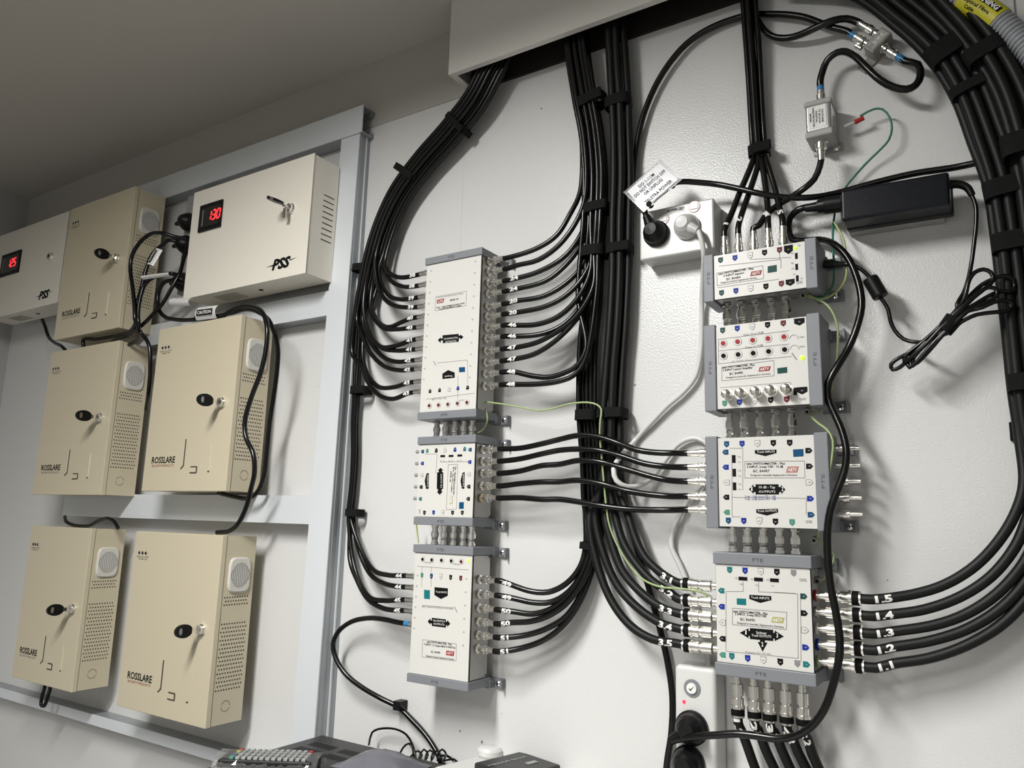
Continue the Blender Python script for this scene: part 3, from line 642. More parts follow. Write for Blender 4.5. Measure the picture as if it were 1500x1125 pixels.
def pr_L2(f):
    Q = lambda x,y: (590+x/8.333, 600+y/8.333); U = lambda x,y: (590+x/8.333, 740+y/8.333)
    for x,y,m in ((240,512,'petrol'),(237,657,'blue'),(230,800,'white'),(222,945,'ink'),(213,1090,'teal')): badge(f,*Q(x,y),'l',m,.0055,.0068)
    for x,y,m in ((300,500,'green'),(410,495,'ink'),(515,490,'white'),(638,485,'blue'),(757,478,'teal')): badge(f,*Q(x,y),'u',m,.0052,.0072)
    for x,y,m in ((820,490,'petrol'),(815,640,'blue'),(805,790,'white'),(803,940,'ink'),(797,1090,'ink')): badge(f,*Q(x,y),'l',m,.0055,.0068)
    for x,y in ((488,568),(590,566),(697,560)): rect_px(f,*Q(x,y),7,3.2,'ink'); text_px(f,'0  5',Q(x-30,y+75),Q(x+20,y+70),.0028,DF,'ink_grey')
    poly_px(f,[Q(462,710),Q(495,740),Q(480,742),Q(480,765),Q(495,765),Q(492,970),Q(475,970),Q(475,1000),Q(488,1003),Q(450,1040),Q(415,1003),Q(430,1000),Q(430,970),Q(416,970),Q(420,767),Q(440,765),Q(440,742),Q(428,742)],'ink')
    text_px(f,'10 dB - Tap OUTPUTS',Q(478,955),Q(482,785),.0028,DF+.0003,'white_ink')
    poly_px(f,[Q(268,870),Q(290,780),Q(318,773),Q(316,968),Q(284,968)],'ink'); poly_px(f,[Q(706,868),Q(730,770),Q(758,763),Q(752,966),Q(722,966)],'ink')
    text_px(f,'Trunk INPUTS',Q(312,945),Q(314,795),.0026,DF+.0003,'white_ink'); text_px(f,'Trunk OUTPUTS',Q(748,945),Q(752,785),.0026,DF+.0003,'white_ink')
    line_px(f,[Q(556,672),Q(672,666),Q(655,1215),Q(532,1220)],close=True)
    text_px(f,TT['title'],Q(628,1040),Q(655,690),.0027,DF,'ink',.012); text_px(f,'5 INPUT, 2-way TAP - 10 dB',Q(602,1010),Q(630,700),.0026,DF,'ink',.012); text_px(f,'BC 84487',Q(590,880),Q(602,750),.003,DF,'ink')
    poly_px(f,[Q(578,1055),Q(612,1052),Q(606,1150),Q(572,1152)],'olive',lift=0); poly_px(f,[Q(583,1062),Q(607,1060),Q(602,1142),Q(577,1144)],'face',lift=.0003)
    for x,y,m in ((265,95,'ink'),(377,92,'blue'),(490,90,'white'),(608,95,'ink'),(727,95,'ink')): badge(f,*U(x,y),'d',m,.0052,.0068)
    poly_px(f,[U(690,-35),U(747,-38),U(744,45),U(687,44)],'petrol'); text_px(f,'GND',U(215,105),U(215,45),.003,DF,'ink_grey')
    line_px(f,[Q(270,545),Q(420,540),Q(405,780)]); line_px(f,[Q(460,640),Q(800,635)])
def pr_L3(f):
    U = lambda x,y: (590+x/8.333, 740+y/8.333); V = lambda x,y: (580+x/7.03, 870+y/7.03)
    for x,y in ((245,660),(357,668),(475,672),(595,680),(715,688)): knob(f,*U(x,y),'ink' if x!=715 else 'dark_red',.0024)
    x,z = K(*U(803,678),DF); f.lathe(Vector((x,-DF,z)),(0,-1,0),[(0,.0024),(.001,.0022),(.0016,0)],'led_green',10)
    for x,y,m in ((235,860,'green'),(350,870,'petrol'),(465,874,'white'),(585,885,'ink'),(708,895,'dark_red')): badge(f,*U(x,y),'d',m,.0052,.0078)
    poly_px(f,[V(290,-42),V(350,-38),V(350,54),V(290,48)],'teal'); poly_px(f,[V(398,-70),V(536,-58),V(534,18),V(465,53),V(397,12)],'ink'); text_px(f,'Trunk INPUTS',V(410,-15),V(525,-5),.0027,DF+.0003,'white_ink')
    poly_px(f,[V(327,282),V(356,250),V(356,272),V(370,272),V(370,245),V(515,262),V(515,285),V(528,285),V(530,268),V(560,308),V(528,340),V(528,322),V(515,322),V(515,348),V(370,330),V(370,305),V(356,303),V(354,318)],'ink')
    text_px(f,'MULTISWITCH',V(385,282),V(505,294),.0027,DF+.0003,'white_ink'); text_px(f,'OUTPUTS',V(388,315),V(500,328),.0028,DF+.0003,'white_ink')
    line_px(f,[V(275,470),V(622,515),V(620,690),V(268,648)],close=True)
    text_px(f,TT['title'],V(320,500),V(575,530),.0027,DF,'ink',.012); text_px(f,'5 INPUT, 12 Output MULTI SWITCH',V(290,525),V(612,565),.0027,DF,'ink',.012); text_px(f,'BC 84480',V(363,605),V(455,615),.0030,DF,'ink'); text_px(f,TT['made'],V(310,645),V(600,682),.0026,DF,'ink')
    poly_px(f,[V(520,583),V(602,592),V(596,640),V(516,630)],'red'); text_px(f,'A&TV',V(528,620),V(590,627),.0038,DF+.0003,'white_ink')
    text_px(f,'JESS, 22kHz & DiSEqC controlled',V(268,136),V(590,160),.0024,DF,'ink_grey'); line_px(f,[V(268,118),V(590,142)]); line_px(f,[V(600,130),V(632,190)],t_=.0006)
    line_px(f,[U(235,745),U(232,1000)]); line_px(f,[U(350,750),U(345,1000)]); line_px(f,[U(180,745),U(800,790)])
    for k in range(6): 
        v = 843+15.5*k; line_px(f,[(611.5-1.0*k+1.1*math.cos(j*1.05), v+1.1*math.sin(j*1.05)) for j in range(7)],t_=.00022); v = 848+19.5*k; line_px(f,[(683-.9*k+1.1*math.cos(j*1.05), v+1.1*math.sin(j*1.05)) for j in range(7)],t_=.00022)
    text_px(f,'Gain 0-15dB',U(270,705),U(340,712),.0026,DF,'ink_grey'); text_px(f,'Gain 0-15dB',U(620,725),U(690,735),.0026,DF,'ink_grey')
eL1,bL1,oL1 = unit([(623.6,388.5),(705.5,375),(696.5,598),(617,604.5)],'tb','tall cream multiswitch with twelve cables on each side, highest unit of the left stack',printer=pr_L1)
eL2,bL2,oL2 = unit([(614.7,651.7),(697.8,649),(690,758),(609,756.7)],'tb','small square white tap unit with sideways print, middle of the left stack',printer=pr_L2)
eL3,bL3,oL3 = unit([(608.5,811.5),(692,812),(685.3,999),(599,985.4)],'tb','cream multiswitch at the foot of the left stack, six cables on its right',printer=pr_L3)
eR1,bR1,oR1 = unit([(1045,376),(1178.7,352.8),(1181,420),(1047.5,440)],'lr','low wide white injector unit, highest of the right stack, under five numbered cables',printer=pr_R1,capw=.0135)
eR2,bR2,oR2 = unit([(1049,479),(1180.6,463),(1186,590),(1051,601)],'lr','white launch amplifier unit with rows of red and black knobs',printer=pr_R2,capw=.0155)
eR3,bR3,oR3 = unit([(1051.4,641),(1192,638),(1197.6,775.6),(1054,770)],'lr','white two-way tap unit marked 10 dB, second from the bottom of the right stack',printer=pr_R3,capw=.0155)
eR4,bR4,oR4 = unit([(1047.5,828),(1186.7,832),(1192,985.7),(1051.6,969)],'tb','white three-way splitter unit at the foot of the right stack, between thick numbered cables',printer=pr_R4,capw=.0145)
# amplifier: five capped test sockets sticking out of the front panel
for k,(x,y) in enumerate(((440,797),(540,786),(650,776),(757,765),(872,757))):
    mb = MB(); p = P(980+x/5,420+y/5,DF); mb.lathe(p,(0,-1,0),[(0,.0066),(.001,.0066),(.0012,.0052),(.009,.0052),(.0092,.0058),(.0145,.0058),(.016,.003),(.021,.0028),(.0215,0)],'nickel',10); mb.build('socket', eR2)
# ------------------------------------------------------------------ couplers joining stacked units
def couplers(xs, zt, zb, where, grp, d=.045):
    n = len(xs)
    for i, x in enumerate(xs):
        mb = MB(); L = zt-zb-.001; p = Vector((x,-d,zt-.0005))
        mb.lathe(p,(0,0,-1),[(0,.0056),(L*.10,.0056),(L*.11,.0043),(L*.3,.0043),(L*.31,.0052),(L*.36,.0052),(L*.37,.0060),(L*.60,.0060),(L*.61,.0046),(L*.66,.0052),(L*.7,.0046),(L*.74,.0052),(L*.78,.0046),(L*.86,.0046),(L*.87,.0058),(L,.0058)],'chrome',9,False)
        tag(mb.build('coupler'), 'silver coupler between %s, %s'%(where, ['leftmost','second from left','middle one','second from right','rightmost'][i]), 'coupler', grp)
def xs_px(us, v, d=.045): return [K(u,v,d)[0] for u in us]
couplers(xs_px((640,653,667,680,692),628),oL1[2],oL2[3],'the tall cream multiswitch and the square tap','couplers in the left stack, upper gap')
couplers(xs_px((637,651,665,679,691),786),oL2[2],oL3[3],'the square tap and the lower cream multiswitch','couplers in the left stack, lower gap')
couplers(xs_px((1065,1086,1108,1130,1152),458),bR1[2],bR2[3],'the injector and the launch amplifier','couplers under the injector')
couplers(xs_px((1069,1091,1113,1136,1160),618),bR2[2],bR3[3],'the launch amplifier and the 10 dB tap','couplers under the launch amplifier')
couplers(xs_px((1073,1095,1118,1142,1165),797),bR3[2],oR4[3],'the 10 dB tap and the three-way splitter','couplers under the 10 dB tap')
# slotted zinc bracket lugs on the right side of each right-hand unit: earth terminals
def earth_terminal(e, u, v, d=.035):
    mb = MB(); p = P(u,v,d); mb.lathe(p+Vector((0,0,0)),(0,-1,-.4),[(0,.0030),(.005,.0030),(.0052,.0042),(.008,.0042),(.0082,.0020,'ink'),(.0085,0)],'cast_metal',8); mb.build('earth_terminal', e)
# ------------------------------------------------------------------ cables
RG6, RG11 = .0041, .0056
def f_conn(mb, p, dr, m='nickel', s=1.0, boot=None):
    "compression plug: sleeve from the cable end towards the port"
    r = .0045*s
    prof = [(0,r*.98,boot or m),(.010*s,r*.98,m),(.0102*s,r*1.12,m),(.0135*s,r*1.12,m),(.0137*s,r*.9,m),(.0155*s,r*.9,m),(.0157*s,r*1.32,m),(.0225*s,r*1.32,m),(.0227*s,r*1.05,m),(.024*s,r*1.05,m)]
    mb.lathe(p, dr, prof, m, 12)
def big_conn(mb, p, dr, s=1.12):
    r = .0068*s
    mb.lathe(p, dr, [(0,r*1.05,'nickel'),(.002,r*1.05,'ink'),(.009,r*1.05,'nickel'),(.0095,r*1.12,'nickel'),(.013,r*1.12,'nickel'),(.0132,r*.95,'nickel'),(.021,r*.95,'nickel'),(.0212,r*.68,'nickel'),(.024,r*.68,'nickel'),(.0242,r*.92,'nickel'),(.037,r*.92,'nickel'),(.0375,r*.6)], 'nickel', 10)
def cable(pts, r, label, group=None, name='coaxial_cable', m='jacket', mark=None, ends=(), cat='cable', n=8, step=.007, mark_at=.02, mark_rev=False, mark_size=.0064):
    mark_at += .007; MW = 1.55
    sp = spline(pts, step); mb = MB(); mb.tube(sp, r, m, n); o = mb.build(name); tag(o, label, cat, group)
    for k in ends:  # ('a'|'b', kind, length)
        which, kind = k[0], k[1]; q = MB()
        if which == 'b': p, t_ = sp[-1], (sp[-1]-sp[-2]).normalized()
        else: p, t_ = sp[0], (sp[0]-sp[1]).normalized()
        if len(k) > 3: t_ = Vector(k[3])
        if kind == 'f': f_conn(q, p-t_*.003, t_, boot=k[2] if len(k)>2 else None)
        elif kind == 'big': big_conn(q, p-t_*.003, t_)
        q.build('plug', o)
    if mark:
        L = sum((sp[i+1]-sp[i]).length for i in range(len(sp)-1)); q = MB(); w = text_mesh(mark,.045)[2]*mark_size/.72*MW
        side, rev = mark_rev
        st = mark_at if side == 'a' else L-mark_at-w
        text_wrap(q, mark, sp, r, st, mark_size, 'white_ink', rev, .045, wf=MW); q.build('handwritten_mark', o)
    return o, sp
def attach(child, parent):
    child.parent = parent; child.location = child.location-parent.location
    for k in ('label','category','group'):
        if k in child: del child[k]
def px(pts, d):
    out = []
    for i, p in enumerate(pts):
        dd = d if not isinstance(d,(list,tuple)) else d[0]+(d[1]-d[0])*i/(len(pts)-1)
        if len(p) > 2: dd = p[2]
        out.append(P(p[0],p[1],dd))
    return out
# --- left arch bundle: 16 cables from the duct down to the two left units
def bundle_point(path, s, a, lay, r):
    "path: (u, v, depth); s = parameter index; a = lateral offset in cable diameters; lay = layer"
    i = int(s); q = s-i; i2 = min(i+1, len(path)-1)
    u = path[i][0]*(1-q)+path[i2][0]*q; v = path[i][1]*(1-q)+path[i2][1]*q; d = path[i][2]*(1-q)+path[i2][2]*q
    i0 = max(0,i-1) if q < .5 else i; i3 = min(len(path)-1, i+1) if q < .5 else min(len(path)-1,i+2)
    p = P(u,v,d); A = P(*path[i0]); B = P(*path[i3]); t_ = (B-A); t_.y = 0; t_.normalize(); nrm = Vector((-t_.z,0,t_.x))
    # lateral axis points to the image right / upper side of the run
    if nrm.x < 0: nrm = -nrm
    return p+nrm*a*2.02*r+Vector((0,-lay*1.8*r,0))
B1 = [(722,108,.03),(700,150,.026),(664,196,.022),(625,240,.02),(592,285,.02),(570,330,.02),(556,375,.02),(545,425,.018),(537,470,.016),(533,520,.014),(530,570,.014),(527,620,.013),(526,670,.012),(523,715,.012),(520,752,.012)]
zq = lambda x,y: (500+x/3.333, 330+y/3.333)
L1L = [
 [(214,180),(222,215),(240,238),(290,255),(350,247)], [(200,160),(214,220),(248,275),(305,300),(352,297)],
 [(185,210),(200,290),(235,345),(290,362),(352,356)], [(165,190),(178,290),(212,360),(262,393),(350,398)],
 [(150,400),(188,478),(235,497),(290,475),(345,452)], [(145,420),(180,480),(215,505),(270,508),(345,498)],
 [(110,420),(140,530),(190,592),(260,590),(340,563)], [(115,440),(150,545),(205,602),(270,612),(345,605)],
 [(105,460),(150,580),(215,650),(280,667),(350,658)], [(100,530),(140,620),(210,688),(285,708),(345,703)],
 [(105,640),(130,730),(185,790),(260,790),(335,768)], [(100,690),(135,775),(190,833),(255,848),(335,820)]]
L1Ly = [235,290,347,395,445,495,552,602,655,700,762,812]
peel = [5.6,6.0,6.4,6.8,8.6,8.8,9.2,9.4,9.8,10.6,11.4,12.0]
marksL = ['38','38','39','39','40','40','41','41','42','42','43','43']
cols = {}
order = ['d4','d3','d2','d1','c12','c11','c10','c9','c8','c7','c6','c5','c4','c3','c2','c1']
slots = [(-2.6,0),(-2.1,1),(-1.6,0),(-1.1,1),(-2.4,2),(-.6,0),(-1.4,2),(-.1,1),(.4,0),(-.4,2),(.9,1),(1.4,0),(.7,2),(1.9,1),(2.4,0),(2.9,1)]
for o_,s_ in zip(order,slots): cols[o_] = s_
def b1_run(key, vend):
    a, l = cols[key]; out = [bundle_point(B1, 0, a, l, RG6)+Vector((.02,0,.03))]; s = 0
    while s < len(B1) and B1[s][1] < vend: out.append(bundle_point(B1, s, a*(1 if s < 6 else max(.42, 1-(s-6)*.10)) , l, RG6)); s += 1
    return out
jit = lambda s=.0006: Vector((random.uniform(-s,s),random.uniform(-s,s)*.5,0))
for i in range(12):
    body = b1_run('c%d'%(i+1), zq(*L1L[i][0])[1]-12); tail = L1L[i]; n = len(tail); lastd = -body[-1].y
    tp = [P(*zq(*p), lastd+(.048-lastd)*((k+1)/n)) for k,p in enumerate(tail)]; tp = [q for q in tp if q.x < bL1[0]-.052]+[tp[-1]]
    xe = oL1[0]-.0; ze = K(*zq(405-i*1.6,L1Ly[i]),.050)[1]
    end = W(bL1[0]-.027, ze, .050)
    pts = [p+jit() for p in body]+tp[:-1]+[Vector((end.x-.016,-.0495,(tp[-1].z*.5+ze*.5)-.0004)), end]
    cable(pts, RG6, 'black cable marked %s, %s on the left side of the tall multiswitch'%(marksL[i], ordn(i,12)), 'coaxial cables into the left of the tall cream multiswitch',
          mark=marksL[i], ends=(('b','f',None,(1,0,0)),), mark_rev=('b',False), mark_at=.004)
zr = lambda x,y: (480+x/3.1915, 600+y/3.1915)
L3L = [[(150,640),(215,750),(280,773),(335,777)],[(145,650),(200,770),(262,812),(335,830)],[(118,700),(152,810),(200,880),(270,893),(325,892)],[(105,700),(135,790),(190,888),(262,930),(325,940)]]
L3Ly = [778,831,890,942]
for i in range(4):
    body = b1_run('d%d'%(i+1), 760); tail = L3L[i]; n = len(tail)
    tp = [P(*zr(*p), .016+.032*((k+1)/n)) for k,p in enumerate(tail)]; tp = [q for q in tp if q.x < bL3[0]-.052]+[tp[-1]]
    ze = K(*zr(392,L3Ly[i]),.050)[1]; end = W(bL3[0]-.027, ze, .050)
    cable([p+jit() for p in body]+tp[:-1]+[Vector((end.x-.016,-.049,tp[-1].z*.5+ze*.5)), end], RG6, 'black cable marked %d, %s on the left side of the lower multiswitch'%((44,44,45,45)[i],ordn(i,4)), 'coaxial cables into the left of the lower cream multiswitch',
          mark=str((44,44,45,45)[i]), ends=(('b','f',None,(1,0,0)),), mark_rev=('b',False), mark_at=.004)
# ports on the unit sides
def ports(e, side_x, zs, dr, d=.050, m='nickel', L=.010, name='port'):
    for i, z in enumerate(zs):
        mb = MB(); port(mb, W(side_x, z, d), dr, L, m if isinstance(m,str) else m[i]); mb.build(name, e)
ports(eL1, bL1[0], [K(*zq(405-i*1.6,L1Ly[i]),.050)[1] for i in range(12)], (-1,0,0), L=.008)
ports(eL3, bL3[0], [K(*zr(392,y),.050)[1] for y in L3Ly+[1003,1058]], (-1,0,0), L=.008)
ports(eL2, bL2[0], [K(x,y,.050)[1] for x,y in ((606,662),(605.5,679),(605,696),(604,713),(603,730))], (-1,0,0), L=.008)
for i,(u,v) in enumerate(((606,662),(605.5,679),(605,696),(604,713),(603,730))):
    mb = MB(); p = W(bL2[0]-.008, K(u,v,.050)[1], .050); mb.lathe(p,(-1,0,0),[(0,.0055),(.005,.0055),(.0052,.003),(.014,.0028),(.0145,0)],'zinc',10)
    tag(mb.build('terminator'), 'stubby metal terminator on the left side of the square tap unit, %s'%ordn(i,5), 'terminator', 'terminators on the square tap')
# --- bundle 2: right cables of the left units, up to the duct
B2 = [(850,75,.03),(862,150,.026),(871,200,.022),(876,260,.02),(874,330,.02),(871,372,.018),(868,440,.018),(862,500,.016),(860,560,.015),(861,610,.015),(866,680,.015),(869,740,.015),(868,790,.015),(862,830,.018)]
zs_ = [B2[k][1] for k in range(len(B2))]
L1R = [
 [(830,145),(950,115),(1050,50),(1120,-60),(1165,-160)],[(860,195),(960,170),(1060,100),(1140,-5),(1185,-110)],
 [(830,260),(960,228),(1080,160),(1150,80),(1195,-20)],[(860,310),(1000,270),(1100,190),(1170,95),(1205,0)],
 [(840,372),(990,345),(1100,280),(1175,200),(1215,100)],[(860,425),(1000,395),(1100,340),(1180,255),(1225,150)],
 [(850,488),(960,483),(1060,445),(1150,360),(1215,230)],[(860,542),(980,530),(1080,487),(1160,405),(1225,290)],
 [(850,597),(960,570),(1060,515),(1150,440),(1230,300)],[(830,655),(940,630),(1040,568),(1130,480),(1205,370),(1245,250)],
 [(840,715),(930,735),(1010,742),(1085,722),(1150,685),(1195,600)],[(840,777),(960,775),(1060,762),(1130,735),(1185,670)]]
L1Ry = [178,230,287,338,398,448,502,556,615,672,727,787]
marksR = ['37','37','24','24','20','20','46','46','47','47','48','48']
ports(eL1, bL1[1], [K(705-i*.7+8, zq(0,L1Ry[i])[1], .050)[1] for i in range(12)], (1,0,0), L=.012)
def vcols(n, ncol, jitter=.0):
    return [((i%ncol)-(ncol-1)/2+(.5 if (i//ncol)%2 else 0)*.9, i//ncol) for i in range(n)]
slots2 = vcols(18, 5)
def up_from(B, v, a, l, r, top=None):
    "points of a bundle above image height v, listed from there up to the duct"
    out = []
    for k in range(len(B)-1, -1, -1):
        if B[k][1] < v-25: out.append(bundle_point(B, k, a, l, r))
    out.append(out[-1]+Vector((-.004,0,.05))); return out
sl2 = {0:(-2.2,1),1:(-1.4,2),2:(-.9,1),3:(-1.8,0),4:(-.6,0),5:(.1,1),6:(-.2,2),7:(.6,0),8:(.9,2),9:(1.1,1),10:(-1.9,2),11:(1.6,2)}
for i in range(12):
    ze = K(705-i*.7+8, zq(0,L1Ry[i])[1], .050)[1]; st = W(bL1[1]+.026, ze, .050)
    tl = [P(*zq(*p), .050) for p in L1R[i]]; n = len(tl); a,l = sl2[i]
    for k in range(n): tl[k] = P(*zq(*L1R[i][k]), .049+(.022+l*.0068-.049)*(k/(n-1)))
    vend = zq(*L1R[i][-1])[1]
    up = up_from(B2, vend-8, a, l, RG6)
    cable([st, st+Vector((.012,0,0))]+[q for q in tl if q.x > st.x+.022]+[p+jit() for p in up], RG6, 'black cable on the right side of the tall multiswitch, %s'%ordn(i,12), 'coaxial cables into the right of the tall cream multiswitch',
          mark=marksR[i] if i > 1 else None, ends=(('a','f',None,(-1,0,0)),), mark_rev=('a',False), mark_at=.010)
zt_ = lambda x,y: (400+x/2.7273, 780+y/2.7273)
L3R = [[(880,195),(960,212),(1030,235),(1100,238),(1170,205),(1225,140),(1248,60)],[(890,250),(960,263),(1040,280),(1110,278),(1180,237),(1240,150),(1262,50)],
 [(890,305),(960,316),(1040,325),(1120,300),(1190,240),(1245,140),(1272,40)],[(890,355),(950,360),(1030,355),(1110,328),(1185,270),(1250,170),(1280,60)],
 [(860,408),(920,412),(1010,410),(1100,380),(1170,335),(1230,245),(1270,130)],[(860,463),(920,466),(1000,460),(1090,425),(1170,360),(1235,260),(1282,130)]]
L3Ry = [188,246,302,357,410,465]
ports(eL3, bL3[1], [K(705-i, zt_(0,L3Ry[i])[1], .050)[1] for i in range(6)], (1,0,0), L=.012)
sl3 = [(-2.2,0),(-1.2,0),(.6,1),(-1.6,1),(2.0,0),(1.3,0)]
sl3 = [(-2.0,0),(-1.0,0),(0,0),(-1.5,1),(.95,0),(1.9,0)]
for i in range(6):
    ze = K(705-i, zt_(0,L3Ry[i])[1], .050)[1]; st = W(bL3[1]+.026, ze, .050); n = len(L3R[i]); a,l = sl3[i]
    tl = [P(*zt_(*p), .050+(.014+l*.007+.004-.050)*(k/(n-1))) for k,p in enumerate(L3R[i])]
    up = up_from(B2, zt_(*L3R[i][-1])[1]-8, a*.8, l, RG6)
    cable([st, st+Vector((.012,0,0))]+[q for q in tl if q.x > st.x+.022]+[p+jit() for p in up], RG6, 'black cable marked %s, %s on the right side of the lower multiswitch'%((49,49,50,50,51,51)[i],ordn(i,6)), 'coaxial cables into the right of the lower cream multiswitch',
          mark=str((49,49,50,50,51,51)[i]), ends=(('a','f',None,(-1,0,0)),), mark_rev=('a',False), mark_at=.008)
# --- five cables crossing from the square tap to the 10 dB tap
za = lambda x,y: (480+x/3.1915, 600+y/3.1915); zb_ = lambda x,y: (820+x/5.627, 560+y/5.627)
S = [([(790,185),(900,180),(1000,160)],[(0,470),(150,438),(300,445),(480,500),(650,560),(800,580),(960,583)]),
     ([(790,242),(900,230),(1000,207)],[(0,560),(180,550),(330,562),(500,605),(700,670),(880,695),(1000,697)]),
     ([(790,298),(900,287),(1000,262)],[(0,675),(150,645),(330,655),(500,700),(700,760),(880,805),(1010,816)]),
     ([(790,356),(900,346),(1000,338)],[(0,820),(150,808),(350,838),(550,893),(750,925),(920,940),(1010,942)]),
     ([(790,411),(900,412),(1000,420)],[(0,965),(150,985),(350,1018),(550,1043),(800,1053),(950,1052),(1020,1054)])]
SLy = [187,243,299,357,413]; SRy = [580,697,815,940,1052]
ports(eL2, bL2[1], [K(703,za(0,y)[1],.050)[1] for y in SLy], (1,0,0), L=.010, m=['nickel','nickel','nickel','nickel','brass'])
ports(eR3, oR3[0], [K(1035,zb_(0,y)[1],.050)[1] for y in SRy], (-1,0,0), L=.006)
for i in range(5):
    zl = K(703,za(0,SLy[i])[1],.050)[1]; zr_ = K(1034,zb_(0,SRy[i])[1],.050)[1]
    mid = [P(*za(*p), .050) for p in S[i][0]]+[P(*zb_(*p), .047 if p[0] < 500 else .043) for p in S[i][1]]
    cable([W(bL2[1]+.026,zl,.050), W(bL2[1]+.036,zl,.050)]+[q for q in mid if bL2[1]+.044 < q.x < oR3[0]-.044]+[W(oR3[0]-.037,zr_,.050),W(oR3[0]-.0265,zr_,.050)], RG6, 'black cable crossing between the square tap and the 10 dB tap, %s'%ordn(i,5), 'coaxial cables crossing between the two tap units',
          ends=(('a','f',None,(-1,0,0)),('b','f',None,(1,0,0))))
# terminators on the right side of the 10 dB tap
for i,(u,v) in enumerate(((1236,657),(1237,682),(1238,705),(1239,729),(1240,753))):
    z = K(u,v,.036)[1]; mb = MB(); x = oR3[1]
    mb.lathe(W(x,z,.036),(1,0,0),[(0,.0045),(.007,.0045),(.0072,.0058),(.014,.0058),(.0142,.0032),(.027,.0030),(.0275,0)],'nickel',10)
    tag(mb.build('terminator'),'silver pin terminator on the right side of the 10 dB tap, %s'%ordn(i,5),'terminator','terminators on the 10 dB tap')
# --- bundle 3: thick cables 3.1-3.5 to the splitter
B3 = [(902,45,.03),(905,100,.028),(908,150,.026),(910,200,.024),(911,260,.022),(909,330,.022),(908,400,.02),(905,470,.02),(900,540,.018),(896,605,.018),(895,660,.018),(893,710,.018)]
zc = lambda x,y: (820+x/4.327, 740+y/4.327)
T = [[(432,60),(480,210),(540,330),(640,428),(720,468)],[(350,60),(400,230),(480,365),(580,475),(700,556)],[(290,60),(330,240),(400,420),(520,558),(640,645),(715,678)],
     [(225,60),(275,300),(370,515),(500,655),(640,748),(715,778)],[(190,80),(240,380),(330,610),(450,765),(590,850),(715,892)]]
Ty = [(1040,858),(1041,882),(1042,904),(1043,927),(1044,950)]
sl5 = [(1.15,0),(.35,1),(.05,0),(-.65,1),(-1.1,0)]
ports(eR4, bR4[0], [K(u,v,.050)[1] for u,v in Ty], (-1,0,0), L=.010)
for i in range(5):
    a,l = sl5[i]; run = [bundle_point(B3,0,a,l,RG11)+Vector((0,0,.04))]+[bundle_point(B3,k,a*(1 if k<8 else 1.05),l,RG11)+jit() for k in range(len(B3))]
    n = len(T[i]); tl = [P(*zc(*p), .026+(.050-.026)*(k+1)/n) for k,p in enumerate(T[i])]
    z = K(*Ty[i],.050)[1]; end = W(bR4[0]-.046, z, .050)
    cable(run+[q for q in tl if q.x < end.x-.018 or q.z > z+.02]+[W(end.x-.010,z+.0012,.050), end], RG11, 'thick black coaxial cable marked 3.%d on the left side of the three-way splitter'%(i+1), 'thick cables into the left of the splitter', m='jacket_matte',
          mark='3.%d'%(i+1), ends=(('b','big',None,(1,0,0)),), mark_rev=('b',False), mark_at=.008, mark_size=.0075, n=10)
# --- right big bundle and cables 1.1-1.5
B5 = [(1248,-14,.03),(1320,34,.03),(1372,82,.03),(1409,140,.03),(1434,205,.03),(1456,270,.028),(1468,340,.026),(1477,420,.024),(1486,500,.022),(1495,570,.022),(1504,640,.022)]
zd = lambda x,y: (1150+x/2.646, 700+y/2.646)
V_ = [[(290,462),(370,464),(500,450),(620,413),(740,338),(840,228),(900,120),(926,20)],[(290,530),(400,530),(540,510),(680,460),(800,380),(890,270),(930,180),(962,70)],
      [(290,597),(420,595),(580,570),(700,528),(820,450),(926,330),(975,220),(1000,100)],[(290,660),(420,655),(560,632),(700,588),(830,510),(926,410),(990,290),(1030,140)],[(290,725),(420,720),(560,698),(700,650),(830,575),(926,480),(1010,350),(1060,180)]]
Vy = [(1235,875),(1235,899),(1235,924),(1236,948),(1237,973)]
ports(eR4, bR4[1], [K(u,v,.050)[1] for u,v in Vy], (1,0,0), L=.012, m=['red','nickel','white_plastic','blue','earth_green'])
sl6 = [(-.6,0),(.4,0),(1.4,0),(2.4,0),(3.4,0)]
for i in range(5):
    a,l = sl6[i]; z = K(*Vy[i],.050)[1]; st = W(bR4[1]+.046, z, .050); n = len(V_[i])
    tl = [P(*zd(*p), .050+(.028-.050)*(k/(n-1))) for k,p in enumerate(V_[i])]
    run = [bundle_point(B5,k,a,l,RG11)+jit() for k in range(len(B5)-1,-1,-1)]
    run.append(run[-1]+Vector((-.09,0,.045)))
    cable([st, st+Vector((.014,0,0))]+[q for q in tl if q.x > st.x+.026]+run, RG11, 'thick black coaxial cable marked 1.%d on the right side of the three-way splitter'%(5-i), 'thick cables into the right of the splitter', m='jacket_matte',
          mark='1.%d'%(5-i), ends=(('a','big',None,(-1,0,0)),), mark_rev=('a',False), mark_at=.010, mark_size=.0075, n=10)
